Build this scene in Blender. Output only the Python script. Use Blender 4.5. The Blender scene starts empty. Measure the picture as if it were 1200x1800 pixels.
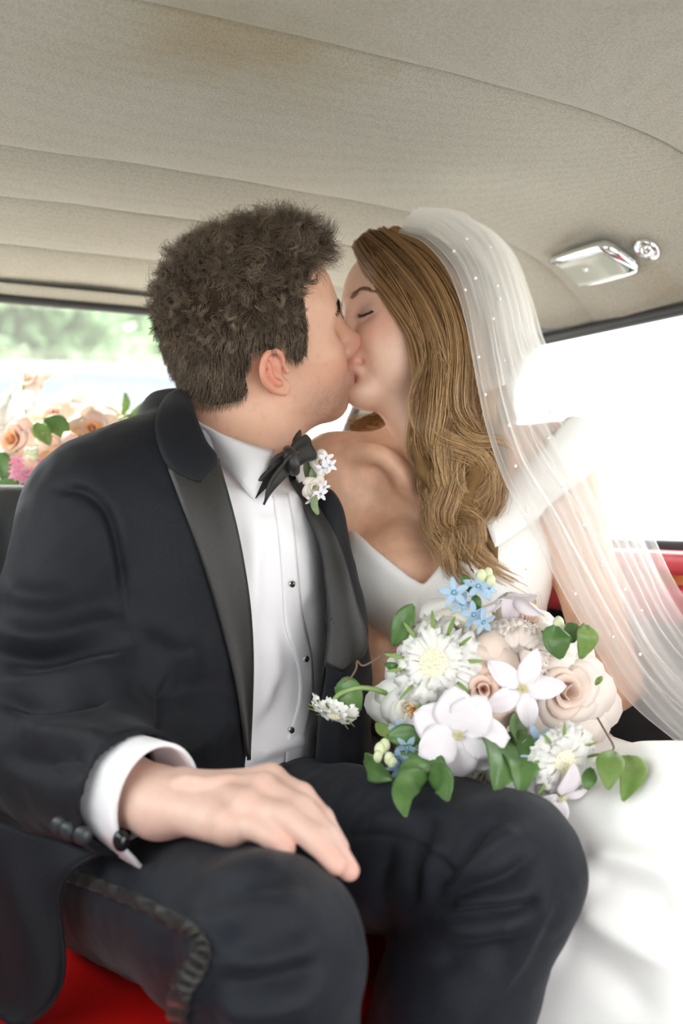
import bpy, bmesh, math, random
import numpy as np
from mathutils import Vector, Matrix

# ------------------------------------------------------------------ camera, sky, sun, exposure
scene = bpy.context.scene
COL = scene.collection
FPX = 1900.0                       # focal length in pixels of the 1200 x 1800 frame
CAMZ = 1.0
cam_data = bpy.data.cameras.new('camera')
cam = bpy.data.objects.new('camera', cam_data)
COL.objects.link(cam)
cam.location = (0, 0, CAMZ)
cam.rotation_euler = (math.pi / 2, 0, 0)
cam_data.sensor_fit = 'VERTICAL'
cam_data.sensor_height = 36.0
cam_data.sensor_width = 24.0
cam_data.lens = FPX / 1800.0 * 36.0
cam_data.clip_start = 0.02
cam_data.clip_end = 200
cam_data.dof.use_dof = True
cam_data.dof.focus_distance = 1.18
cam_data.dof.aperture_fstop = 3.1
scene.camera = cam

world = bpy.data.worlds.new('sky')
scene.world = world
world.use_nodes = True
bg = world.node_tree.nodes['Background']
bg.inputs[0].default_value = (0.96, 0.975, 1.0, 1)
bg.inputs[1].default_value = 1.0

sun_data = bpy.data.lights.new('sun', 'SUN')
sun_data.energy = 3.2
sun_data.angle = math.radians(8)
sun_data.color = (1.0, 0.93, 0.82)
sun = bpy.data.objects.new('sun', sun_data)
COL.objects.link(sun)
sun.rotation_euler = Vector((0.34, -0.58, -0.70)).to_track_quat('-Z', 'Y').to_euler()

scene.view_settings.view_transform = 'Standard'
scene.view_settings.look = 'None'
scene.view_settings.gamma = 1.0
scene.view_settings.use_curve_mapping = False
scene.view_settings.exposure = 2.82
scene.cycles.max_bounces = 12
scene.cycles.diffuse_bounces = 7
scene.cycles.transparent_max_bounces = 24

random.seed(7)
rng = np.random.default_rng(7)


def P(px, py, d):
    """point of the place seen at pixel (px, py) of the frame, d metres in front of the lens"""
    return np.array([(px - 600.0) / FPX * d, d, CAMZ + (900.0 - py) / FPX * d])


# ------------------------------------------------------------------ node materials
def new_mat(name):
    m = bpy.data.materials.new(name)
    m.use_nodes = True
    nt = m.node_tree
    return m, nt, nt.nodes['Principled BSDF']


def rgba(c):
    return (c[0], c[1], c[2], 1.0)


def pm(name, col, rough=0.6, col2=None, cscale=8.0, cdetail=3.0, bump=0.0, bscale=60.0, metallic=0.0, spec=0.5,
       sheen=0.0, sss=0.0, sss_r=(0.01, 0.004, 0.002), attr=None, weave=0.0, wscale=900.0, lo=0.35, hi=0.65, translucent=0.0, coat=0.0):
    """principled material: base colour (optionally noise between two colours, or a vertex colour), noise or weave bump"""
    m, nt, b = new_mat(name)
    L, N = nt.links, nt.nodes
    b.inputs['Roughness'].default_value = rough
    b.inputs['Metallic'].default_value = metallic
    b.inputs['Specular IOR Level'].default_value = spec
    if sheen:
        b.inputs['Sheen Weight'].default_value = sheen
        b.inputs['Sheen Roughness'].default_value = 0.4
    if coat:
        b.inputs['Coat Weight'].default_value = coat
    if sss:
        b.inputs['Subsurface Weight'].default_value = sss
        b.inputs['Subsurface Radius'].default_value = (1.0, 0.35, 0.18)
        b.inputs['Subsurface Scale'].default_value = sss_r[0]
    tc = N.new('ShaderNodeTexCoord')
    src = None
    if attr:
        a = N.new('ShaderNodeAttribute')
        a.attribute_name = attr
        src = a.outputs['Color']
    if col2 is not None:
        nz = N.new('ShaderNodeTexNoise')
        nz.inputs['Scale'].default_value = cscale
        nz.inputs['Detail'].default_value = cdetail
        L.new(tc.outputs['Object'], nz.inputs['Vector'])
        r = N.new('ShaderNodeMapRange')
        r.inputs[1].default_value = lo
        r.inputs[2].default_value = hi
        L.new(nz.outputs['Fac'], r.inputs[0])
        mx = N.new('ShaderNodeMix')
        mx.data_type = 'RGBA'
        L.new(r.outputs[0], mx.inputs['Factor'])
        if src is not None:
            L.new(src, mx.inputs[6])
            mu = N.new('ShaderNodeMix')
            mu.data_type = 'RGBA'
            mu.blend_type = 'MULTIPLY'
            mu.inputs['Factor'].default_value = 1.0
            L.new(src, mu.inputs[6])
            mu.inputs[7].default_value = rgba(col2)
            L.new(mu.outputs[2], mx.inputs[7])
        else:
            mx.inputs[6].default_value = rgba(col)
            mx.inputs[7].default_value = rgba(col2)
        src = mx.outputs[2]
    if src is not None:
        L.new(src, b.inputs['Base Color'])
    else:
        b.inputs['Base Color'].default_value = rgba(col)
    if bump:
        nb = N.new('ShaderNodeTexNoise')
        nb.inputs['Scale'].default_value = bscale
        nb.inputs['Detail'].default_value = 4.0
        L.new(tc.outputs['Object'], nb.inputs['Vector'])
        bp = N.new('ShaderNodeBump')
        bp.inputs['Strength'].default_value = bump
        bp.inputs['Distance'].default_value = 0.002
        L.new(nb.outputs['Fac'], bp.inputs['Height'])
        L.new(bp.outputs['Normal'], b.inputs['Normal'])
    elif weave:
        v = N.new('ShaderNodeTexVoronoi')
        v.inputs['Scale'].default_value = wscale
        v.inputs['Randomness'].default_value = 0.25
        L.new(tc.outputs['Object'], v.inputs['Vector'])
        bp = N.new('ShaderNodeBump')
        bp.inputs['Strength'].default_value = weave
        bp.inputs['Distance'].default_value = 0.001
        L.new(v.outputs['Distance'], bp.inputs['Height'])
        L.new(bp.outputs['Normal'], b.inputs['Normal'])
    if translucent:
        out = N['Material Output']
        tr = N.new('ShaderNodeBsdfTranslucent')
        if src is not None:
            L.new(src, tr.inputs['Color'])
        else:
            tr.inputs['Color'].default_value = rgba(col)
        ms = N.new('ShaderNodeMixShader')
        ms.inputs[0].default_value = translucent
        L.new(b.outputs[0], ms.inputs[1])
        L.new(tr.outputs[0], ms.inputs[2])
        L.new(ms.outputs[0], out.inputs['Surface'])
    return m


def glass_mat(name, tint=(1, 1, 1), gloss=0.06, haze=0.02):
    m, nt, b = new_mat(name)
    N, L = nt.nodes, nt.links
    N.remove(b)
    t = N.new('ShaderNodeBsdfTransparent')
    t.inputs[0].default_value = rgba(tint)
    g = N.new('ShaderNodeBsdfGlossy')
    g.inputs['Roughness'].default_value = 0.02
    mx = N.new('ShaderNodeMixShader')
    mx.inputs[0].default_value = gloss
    L.new(t.outputs[0], mx.inputs[1])
    L.new(g.outputs[0], mx.inputs[2])
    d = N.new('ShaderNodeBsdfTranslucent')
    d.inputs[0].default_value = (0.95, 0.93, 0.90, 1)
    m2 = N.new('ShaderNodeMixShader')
    m2.inputs[0].default_value = haze  # pale translucent share puts a veiling glare haze into the pane
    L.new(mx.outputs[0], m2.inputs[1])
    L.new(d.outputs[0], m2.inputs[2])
    L.new(m2.outputs[0], N['Material Output'].inputs['Surface'])
    return m


# ------------------------------------------------------------------ object helpers
def mesh_from(verts, faces, name='mesh'):
    me = bpy.data.meshes.new(name)
    verts = np.asarray(verts, dtype=np.float32).reshape(-1, 3)
    if isinstance(faces, np.ndarray) and faces.ndim == 2:
        n, k = faces.shape
        me.vertices.add(len(verts))
        me.vertices.foreach_set('co', verts.ravel())
        me.loops.add(n * k)
        me.loops.foreach_set('vertex_index', faces.astype(np.int32).ravel())
        me.polygons.add(n)
        me.polygons.foreach_set('loop_start', np.arange(0, n * k, k, dtype=np.int32))
        me.polygons.foreach_set('use_smooth', np.ones(n, dtype=bool))
        me.update(calc_edges=True)
    else:
        me.from_pydata(verts.tolist(), [], [list(map(int, f)) for f in faces])
        me.polygons.foreach_set('use_smooth', np.ones(len(me.polygons), dtype=bool))
        me.update()
    return me


def set_color(me, cols, name='tint'):
    cols = np.asarray(cols, dtype=np.float32)
    if cols.shape[1] == 3:
        cols = np.concatenate([cols, np.ones((len(cols), 1), np.float32)], 1)
    a = me.color_attributes.new(name, 'FLOAT_COLOR', 'POINT')
    a.data.foreach_set('color', cols.ravel())


def link(name, me, mat=None, parent=None, label=None, cat=None, group=None, kind=None, local=False):
    o = bpy.data.objects.new(name, me)
    COL.objects.link(o)
    if me is not None and mat is not None and len(me.materials) == 0:
        me.materials.append(mat)
    if parent is not None:
        o.parent = parent
        if parent.type == 'EMPTY' and not local:
            o.matrix_parent_inverse = Matrix.Translation(-parent.location)
    for k, v in (('label', label), ('category', cat), ('group', group), ('kind', kind)):
        if v:
            o[k] = v
    return o


def empty(name, loc=(0, 0, 0), label=None, cat=None, group=None, kind=None):
    o = bpy.data.objects.new(name, None)
    COL.objects.link(o)
    o.empty_display_size = 0.05
    o.location = [float(c) for c in loc]
    for k, v in (('label', label), ('category', cat), ('group', group), ('kind', kind)):
        if v:
            o[k] = v
    return o


def grid_faces(nu, nv, wrap_u=False):
    """quads of a nu x nv vertex grid (index = i * nv + j)"""
    iu = np.arange(nu if wrap_u else nu - 1)
    jv = np.arange(nv - 1)
    I, J = np.meshgrid(iu, jv, indexing='ij')
    I2 = (I + 1) % nu
    return np.stack([I * nv + J, I2 * nv + J, I2 * nv + J + 1, I * nv + J + 1], -1).reshape(-1, 4)


def sheet(V, thick=0.0):
    """mesh of a (nu, nv, 3) vertex grid, given a real thickness along its normals"""
    V = np.asarray(V, float)
    nu, nv, _ = V.shape
    F = grid_faces(nu, nv)
    if thick <= 0:
        return V.reshape(-1, 3), F
    du = np.gradient(V, axis=0)
    dv = np.gradient(V, axis=1)
    n = np.cross(du, dv)
    n /= np.linalg.norm(n, axis=-1, keepdims=True) + 1e-12
    A = V + n * thick * 0.5
    B = V - n * thick * 0.5
    off = nu * nv
    idx = np.arange(off).reshape(nu, nv)
    loop = np.concatenate([idx[:-1, 0], idx[-1, :-1], idx[:0:-1, -1], idx[0, :0:-1]])
    nxt = np.roll(loop, -1)
    rim = np.stack([loop, nxt, nxt + off, loop + off], -1)
    return np.concatenate([A.reshape(-1, 3), B.reshape(-1, 3)]), np.concatenate([F[:, ::-1], F + off, rim])


def spline(pts, n, closed=False):
    """Catmull-Rom through pts (k, d), n samples"""
    p = np.asarray(pts, float)
    k = len(p)
    if k == 2:
        t = np.linspace(0, 1, n)[:, None]
        return p[0] * (1 - t) + p[1] * t
    if closed:
        q = np.concatenate([p[-1:], p, p[:2]])
        seg = k
    else:
        q = np.concatenate([2 * p[:1] - p[1:2], p, 2 * p[-1:] - p[-2:-1]])
        seg = k - 1
    t = np.linspace(0, seg, n, endpoint=not closed)
    i = np.minimum(t.astype(int), seg - 1)
    f = (t - i)[:, None]
    a, b, c, d = q[i], q[i + 1], q[i + 2], q[i + 3]
    return 0.5 * (2 * b + (c - a) * f + (2 * a - 5 * b + 4 * c - d) * f ** 2 + (3 * b - a - 3 * c + d) * f ** 3)


def frames(path):
    """rotation-minimising normal / binormal along a path (n, 3)"""
    T = np.gradient(path, axis=0)
    T /= np.linalg.norm(T, axis=1, keepdims=True) + 1e-12
    ref = np.array([0, 0, 1.0]) if abs(T[0, 2]) < 0.9 else np.array([1.0, 0, 0])
    n = np.cross(ref, T[0])
    n /= np.linalg.norm(n)
    Ns = [n]
    for i in range(1, len(path)):
        n = Ns[-1] - T[i] * np.dot(Ns[-1], T[i])
        n /= np.linalg.norm(n) + 1e-12
        Ns.append(n)
    Nn = np.array(Ns)
    return T, Nn, np.cross(T, Nn)


def tube(pts, rad, n=16, sides=10, flat=1.0, caps=True, smooth=True):
    """tube along pts; rad a number or a list; flat squashes the binormal axis"""
    path = spline(pts, n) if smooth else np.asarray(pts, float)
    n = len(path)
    r = np.interp(np.linspace(0, 1, n), np.linspace(0, 1, len(np.atleast_1d(rad))), np.atleast_1d(rad)) if np.ndim(rad) else np.full(n, rad)
    T, N1, B = frames(path)
    a = np.linspace(0, 2 * np.pi, sides, endpoint=False)
    V = path[:, None] + r[:, None, None] * (np.cos(a)[None, :, None] * N1[:, None] + flat * np.sin(a)[None, :, None] * B[:, None])
    F = [((i * sides + j), (i * sides + (j + 1) % sides), ((i + 1) * sides + (j + 1) % sides), ((i + 1) * sides + j)) for i in range(n - 1) for j in range(sides)]
    F = [f[::-1] for f in F]
    V = V.reshape(-1, 3)
    if caps:
        F.append(tuple(range(sides)))
        F.append(tuple(range((n - 1) * sides, n * sides))[::-1])
    return V, F


def merge(*parts):
    Vs, Fs, o = [], [], 0
    for V, F in parts:
        Vs.append(np.asarray(V, float))
        Fs += [tuple(int(i) + o for i in f) for f in F]
        o += len(V)
    return np.concatenate(Vs), Fs


def box(lo, hi, bevel=0.0, segs=2):
    bm = bmesh.new()
    bmesh.ops.create_cube(bm, size=1.0)
    lo, hi = np.array(lo, float), np.array(hi, float)
    for v in bm.verts:
        v.co = Vector((lo + hi) / 2 + np.array(v.co) * (hi - lo))
    if bevel:
        bmesh.ops.bevel(bm, geom=list(bm.edges), offset=bevel, segments=segs, profile=0.5, affect='EDGES')
    bm.verts.index_update()
    V = np.array([v.co[:] for v in bm.verts])
    F = [tuple(v.index for v in f.verts) for f in bm.faces]
    bm.free()
    return V, F


def ball(c, r, seg=10, rings=7):
    r = np.broadcast_to(np.asarray(r, float), (3,))
    V = [np.array([0, 0, 1.0])]
    for i in range(1, rings):
        t = math.pi * i / rings
        for j in range(seg):
            a = 2 * math.pi * j / seg
            V.append(np.array([math.sin(t) * math.cos(a), math.sin(t) * math.sin(a), math.cos(t)]))
    V.append(np.array([0, 0, -1.0]))
    F = [(0, 1 + j, 1 + (j + 1) % seg) for j in range(seg)]
    for i in range(rings - 2):
        for j in range(seg):
            a, b = 1 + i * seg + j, 1 + i * seg + (j + 1) % seg
            F.append((a, a + seg, b + seg, b))
    last = 1 + (rings - 1) * seg
    F += [(last, last - seg + (j + 1) % seg, last - seg + j) for j in range(seg)]
    return np.array(V) * r + np.asarray(c, float), F


# ------------------------------------------------------------------ implicit surfaces (smooth unions on a grid, surface nets)
def vnoise(p, scale, seed=0):
    """smooth value noise in [-1, 1] for points (..., 3)"""
    q = np.asarray(p) * scale + seed * 17.31
    i = np.floor(q).astype(np.int64)
    f = q - i
    f = f * f * (3 - 2 * f)

    def h(a, b, c):
        n = (a * 374761393 + b * 668265263 + c * 2147483647 + seed * 974711) & 0xFFFFFFFF
        n = ((n ^ (n >> 13)) * 1274126177) & 0xFFFFFFFF
        return ((n ^ (n >> 16)) & 0xFFFF) / 32767.5 - 1.0
    out = 0
    for dx in (0, 1):
        wx = f[..., 0] if dx else 1 - f[..., 0]
        for dy in (0, 1):
            wy = f[..., 1] if dy else 1 - f[..., 1]
            for dz in (0, 1):
                wz = f[..., 2] if dz else 1 - f[..., 2]
                out = out + wx * wy * wz * h(i[..., 0] + dx, i[..., 1] + dy, i[..., 2] + dz)
    return out


class Field:
    def __init__(s, lo, hi, h):
        s.h = h
        s.ax = [np.arange(lo[i], hi[i] + h, h, dtype=np.float32) for i in range(3)]
        s.F = np.full([len(a) for a in s.ax], 0.5, np.float32)
        s.R = np.eye(3)
        s.o = np.zeros(3)

    def frame(s, R=np.eye(3), o=(0, 0, 0)):
        s.R, s.o = np.asarray(R, float), np.asarray(o, float)
        return s

    def _do(s, fn, lo, hi, k, op):
        c = np.array([[(lo, hi)[a][0], (lo, hi)[b][1], (lo, hi)[d][2]] for a in (0, 1) for b in (0, 1) for d in (0, 1)], float)
        w = c @ s.R.T + s.o
        m = k + 3 * s.h
        sl = []
        for i in range(3):
            a = np.searchsorted(s.ax[i], w[:, i].min() - m)
            b = np.searchsorted(s.ax[i], w[:, i].max() + m)
            if b <= a:
                return s
            sl.append(slice(a, b))
        G = np.stack(np.meshgrid(*[s.ax[i][sl[i]] for i in range(3)], indexing='ij'), -1)
        L = (G - s.o.astype(np.float32)) @ s.R.astype(np.float32)
        d = fn(L)
        f = s.F[tuple(sl)]
        k = max(k, 1e-5)
        if op == 'u':
            hh = np.maximum(k - np.abs(f - d), 0) / k
            r = np.minimum(f, d) - hh * hh * k * 0.25
        elif op == 's':
            hh = np.maximum(k - np.abs(f + d), 0) / k
            r = np.maximum(f, -d) + hh * hh * k * 0.25
        elif op == 'add':
            r = f + d
        s.F[tuple(sl)] = r
        return s

    def cap(s, a, b, ra, rb=None, k=0.02, op='u', squash=None):
        a, b = np.asarray(a, float), np.asarray(b, float)
        rb = ra if rb is None else rb
        ab = (b - a).astype(np.float32)
        l2 = max(float(ab @ ab), 1e-12)
        a32 = a.astype(np.float32)

        def fn(p):
            q = p - a32
            t = np.clip((q @ ab) / l2, 0, 1)
            dv = q - t[..., None] * ab
            return np.sqrt((dv * dv).sum(-1)) - (ra + (rb - ra) * t)
        R = max(ra, rb)
        return s._do(fn, np.minimum(a, b) - R, np.maximum(a, b) + R, k, op)

    def chain(s, pts, rad, k=0.02, op='u', n=None):
        pts = np.asarray(pts, float)
        if n:
            t0 = np.linspace(0, 1, len(pts))
            rad = np.interp(np.linspace(0, 1, n), np.linspace(0, 1, len(rad)), rad)
            pts = spline(pts, n)
        for i in range(len(pts) - 1):
            s.cap(pts[i], pts[i + 1], rad[i], rad[i + 1], k, op)
        return s

    def ell(s, c, r, k=0.02, op='u', R=None):
        c = np.asarray(c, float)
        r = np.asarray(r, float)
        M = np.eye(3) if R is None else np.asarray(R, float)
        c32, r32, M32 = c.astype(np.float32), r.astype(np.float32), M.astype(np.float32)

        def fn(p):
            q = (p - c32) @ M32
            k0 = np.sqrt(((q / r32) ** 2).sum(-1))
            k1 = np.sqrt(((q / (r32 * r32)) ** 2).sum(-1)) + 1e-6
            return k0 * (k0 - 1) / k1
        R_ = np.abs(M) @ r
        return s._do(fn, c - R_, c + R_, k, op)

    def fn(s, f, lo, hi, k=0.0, op='u'):
        return s._do(f, np.asarray(lo, float), np.asarray(hi, float), k, op)

    def mesh(s, relax=1):
        F = s.F
        nx, ny, nz = F.shape
        neg = F < 0
        c = np.zeros((nx - 1, ny - 1, nz - 1), np.uint8)
        for a in (0, 1):
            for b in (0, 1):
                for d in (0, 1):
                    c += neg[a:nx - 1 + a, b:ny - 1 + b, d:nz - 1 + d]
        act = (c > 0) & (c < 8)
        I = np.argwhere(act)
        idx = np.full(act.shape, -1, np.int64)
        idx[tuple(I.T)] = np.arange(len(I))
        acc = np.zeros((len(I), 3))
        cnt = np.zeros(len(I))
        corners = [(a, b, d) for a in (0, 1) for b in (0, 1) for d in (0, 1)]
        val = {q: F[I[:, 0] + q[0], I[:, 1] + q[1], I[:, 2] + q[2]].astype(float) for q in corners}
        for q in corners:
            for ax in range(3):
                if q[ax] == 0:
                    q2 = list(q)
                    q2[ax] = 1
                    q2 = tuple(q2)
                    v0, v1 = val[q], val[q2]
                    m = (v0 < 0) != (v1 < 0)
                    t = np.where(m, v0 / np.where(m, v0 - v1, 1), 0)
                    pos = np.tile(np.array(q, float), (len(I), 1))
                    pos[:, ax] = t
                    acc[m] += pos[m]
                    cnt[m] += 1
        Vg = I + acc / cnt[:, None]
        V = np.stack([s.ax[i][0] + Vg[:, i] * s.h for i in range(3)], -1)
        Q = []
        for ax in range(3):
            sl0 = [slice(None)] * 3
            sl1 = [slice(None)] * 3
            sl0[ax] = slice(0, -1)
            sl1[ax] = slice(1, None)
            n0, n1 = neg[tuple(sl0)], neg[tuple(sl1)]
            E = np.argwhere(n0 != n1)
            b, d = (ax + 1) % 3, (ax + 2) % 3
            ok = (E[:, b] > 0) & (E[:, d] > 0) & (E[:, b] < act.shape[b]) & (E[:, d] < act.shape[d])
            E = E[ok]
            flip = n0[tuple(E.T)]

            def at(ob, od):
                e = E.copy()
                e[:, b] += ob
                e[:, d] += od
                return idx[tuple(e.T)]
            q = np.stack([at(-1, -1), at(0, -1), at(0, 0), at(-1, 0)], -1)
            q[~flip] = q[~flip][:, ::-1]
            Q.append(q)
        Q = np.concatenate(Q)
        Q = Q[(Q >= 0).all(1)]
        for _ in range(relax):
            V = laplace(V, Q, 0.5)
        return V, Q


def laplace(V, Q, w=0.5):
    S = np.zeros_like(V)
    n = np.zeros(len(V))
    k = Q.shape[1]
    for i in range(k):
        a, b = Q[:, i], Q[:, (i + 1) % k]
        for ax in range(3):
            S[:, ax] += np.bincount(a, V[b, ax], len(V)) + np.bincount(b, V[a, ax], len(V))
        n += np.bincount(a, minlength=len(V)) + np.bincount(b, minlength=len(V))
    return V * (1 - w) + w * S / np.maximum(n, 1)[:, None]


def normals(V, Q):
    fn = np.cross(V[Q[:, 2]] - V[Q[:, 0]], V[Q[:, 3 if Q.shape[1] == 4 else 1]] - V[Q[:, 1 if Q.shape[1] == 4 else 0]])
    N = np.zeros_like(V)
    for i in range(Q.shape[1]):
        for ax in range(3):
            N[:, ax] += np.bincount(Q[:, i], fn[:, ax], len(V))
    return N / (np.linalg.norm(N, axis=1, keepdims=True) + 1e-12)


def keep_faces(V, Q, mask):
    """drop the quads whose four corners are not all in mask, and unused vertices"""
    Q = Q[mask[Q].all(1)]
    used = np.zeros(len(V), bool)
    used[Q] = True
    new = np.cumsum(used) - 1
    return V[used], new[Q], used


def polyline_dist(p2, line):
    """distance of points (n, k) to a polyline (m, k), and the position along it in 0..1"""
    line = np.asarray(line, float)
    best = np.full(len(p2), 1e9)
    where = np.zeros(len(p2))
    m = len(line) - 1
    for i in range(m):
        a, ab = line[i], line[i + 1] - line[i]
        t = np.clip(((p2 - a) @ ab) / max(ab @ ab, 1e-12), 0, 1)
        d = np.linalg.norm(p2 - a - t[:, None] * ab, axis=1)
        w = d < best
        best[w] = d[w]
        where[w] = (i + t[w]) / m
    return best, where


def in_poly(p, poly):
    """even-odd test of points (n, 2) in a polygon (m, 2)"""
    poly = np.asarray(poly, float)
    x, y = p[..., 0], p[..., 1]
    r = np.zeros(x.shape, bool)
    j = len(poly) - 1
    for i in range(len(poly)):
        xi, yi = poly[i]
        xj, yj = poly[j]
        c = ((yi > y) != (yj > y)) & (x < (xj - xi) * (y - yi) / (yj - yi + 1e-12) + xi)
        r ^= c
        j = i
    return r


def pix(V):
    """where points stand in the frame, in pixels (used to author outlines from measured pixels)"""
    V = np.asarray(V)
    return np.stack([600 + V[..., 0] / V[..., 1] * FPX, 900 - (V[..., 2] - CAMZ) / V[..., 1] * FPX], -1)

# ------------------------------------------------------------------ the car's passenger cell
TH = math.radians(28)
CT, ST = math.cos(TH), math.sin(TH)


def C(u, v, z):
    """car frame (u across, v towards the tail) to the world"""
    u, v, z = np.broadcast_arrays(np.asarray(u, float), np.asarray(v, float), np.asarray(z, float))
    return np.stack([u * CT - v * ST, u * ST + v * CT, z], -1)


def CV(V):
    V = np.asarray(V, float)
    return C(V[..., 0], V[..., 1], V[..., 2])


def to_car(p):
    return np.array([p[0] * CT + p[1] * ST, -p[0] * ST + p[1] * CT, p[2]])


UC, UW = 0.45, 0.70


def roof_z(u, v):
    w = np.abs((u - UC) / UW)
    zr = np.interp(v, [-0.95, -0.3, 0.3, 0.7, 0.97, 1.3, 1.5, 1.74], [1.36, 1.45, 1.473, 1.478, 1.468, 1.436, 1.406, 1.352])
    return zr - 0.028 * w ** 2 - (0.128 * np.clip((1.74 - v) / 0.5, 0.35, 1)) * w ** 7


def headliner_mat():
    m = pm('headliner_fabric', (0.60, 0.57, 0.515), 0.9, sheen=0.15)
    nt = m.node_tree
    N, L = nt.nodes, nt.links
    b = N['Principled BSDF']
    tc = N.new('ShaderNodeTexCoord')
    # woven dots
    v = N.new('ShaderNodeTexVoronoi')
    v.inputs['Scale'].default_value = 330
    v.inputs['Randomness'].default_value = 0.65
    L.new(tc.outputs['Object'], v.inputs['Vector'])
    rv = N.new('ShaderNodeMapRange')
    rv.inputs[1].default_value = 0.1
    rv.inputs[2].default_value = 0.75
    L.new(v.outputs['Distance'], rv.inputs[0])
    mx = N.new('ShaderNodeMix')
    mx.data_type = 'RGBA'
    L.new(rv.outputs[0], mx.inputs['Factor'])
    mx.inputs[6].default_value = (0.375, 0.362, 0.318, 1)
    mx.inputs[7].default_value = (0.285, 0.274, 0.234, 1)
    prev = mx.outputs[2]
    # age stains with ragged edges
    nz = N.new('ShaderNodeTexNoise')
    nz.inputs['Scale'].default_value = 9
    nz.inputs['Detail'].default_value = 5
    L.new(tc.outputs['Object'], nz.inputs['Vector'])
    for (px, py, d, r, amt) in ((490, 120, 1.08, 0.14, 0.65), (300, 90, 1.05, 0.12, 0.25), (985, 520, 1.78, 0.035, 0.8), (940, 525, 1.8, 0.03, 0.5), (1180, 470, 1.55, 0.06, 0.6),
                                (1060, 325, 1.30, 0.05, 0.5), (690, 126, 1.13, 0.02, 0.5)):
        c = P(px, py, d)
        vm = N.new('ShaderNodeVectorMath')
        vm.operation = 'DISTANCE'
        L.new(tc.outputs['Object'], vm.inputs[0])
        vm.inputs[1].default_value = c
        ad = N.new('ShaderNodeMath')
        ad.operation = 'MULTIPLY_ADD'
        ad.inputs[1].default_value = r * 1.6
        L.new(nz.outputs['Fac'], ad.inputs[0])
        L.new(vm.outputs['Value'], ad.inputs[2])
        mr = N.new('ShaderNodeMapRange')
        mr.inputs[1].default_value = r * 1.9
        mr.inputs[2].default_value = r * 0.9
        mr.inputs[3].default_value = 0
        mr.inputs[4].default_value = amt
        L.new(ad.outputs[0], mr.inputs[0])
        m2 = N.new('ShaderNodeMix')
        m2.data_type = 'RGBA'
        m2.blend_type = 'MULTIPLY'
        L.new(mr.outputs[0], m2.inputs['Factor'])
        L.new(prev, m2.inputs[6])
        m2.inputs[7].default_value = (0.80, 0.66, 0.44, 1)
        prev = m2.outputs[2]
    L.new(prev, b.inputs['Base Color'])
    bp = N.new('ShaderNodeBump')
    bp.inputs['Strength'].default_value = 0.5
    bp.inputs['Distance'].default_value = 0.0012
    L.new(v.outputs['Distance'], bp.inputs['Height'])
    L.new(bp.outputs['Normal'], b.inputs['Normal'])
    return m


M = {}
M['headliner'] = headliner_mat()
M['roof_steel'] = pm('roof_steel', (0.05, 0.05, 0.06), 0.4)
M['gasket'] = pm('dark_rubber', (0.020, 0.021, 0.024), 0.55, bump=0.15, bscale=120)
M['charcoal'] = pm('charcoal_leather', (0.040, 0.040, 0.044), 0.55, col2=(0.055, 0.055, 0.06), cscale=14, bump=0.3, bscale=260)
M['red_leather'] = pm('red_leather', (0.80, 0.012, 0.010), 0.42, col2=(0.70, 0.010, 0.008), cscale=10, bump=0.2, bscale=240)
M['rose_red'] = pm('faded_red_vinyl', (0.62, 0.07, 0.09), 0.4, col2=(0.52, 0.05, 0.07), cscale=10, bump=0.15, bscale=240)
M['door_sun_stripe'] = pm('orange_sun_stripe', (0.80, 0.36, 0.12), 0.25, col2=(0.62, 0.22, 0.06), cscale=30, coat=0.5)  # orange colour stands in for the sunlit line along the red door
M['chrome'] = pm('chrome', (0.78, 0.80, 0.82), 0.13, metallic=1.0)
M['lamp_lens'] = pm('frosted_lamp_lens', (0.40, 0.43, 0.38), 0.15, coat=0.6, bump=0.1, bscale=30)
M['carpet'] = pm('grey_carpet', (0.16, 0.15, 0.145), 0.95, col2=(0.11, 0.10, 0.10), cscale=80, bump=0.6, bscale=500)
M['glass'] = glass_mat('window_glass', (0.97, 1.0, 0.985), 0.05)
M['shelf'] = pm('beige_shelf_cloth', (0.50, 0.43, 0.41), 0.85, bump=0.3, bscale=300)  # unseen shelf, pale colour chosen to bounce sun onto the rear headliner
M['grey_panel'] = pm('grey_side_trim', (0.20, 0.20, 0.21), 0.7, bump=0.2, bscale=200)

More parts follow.
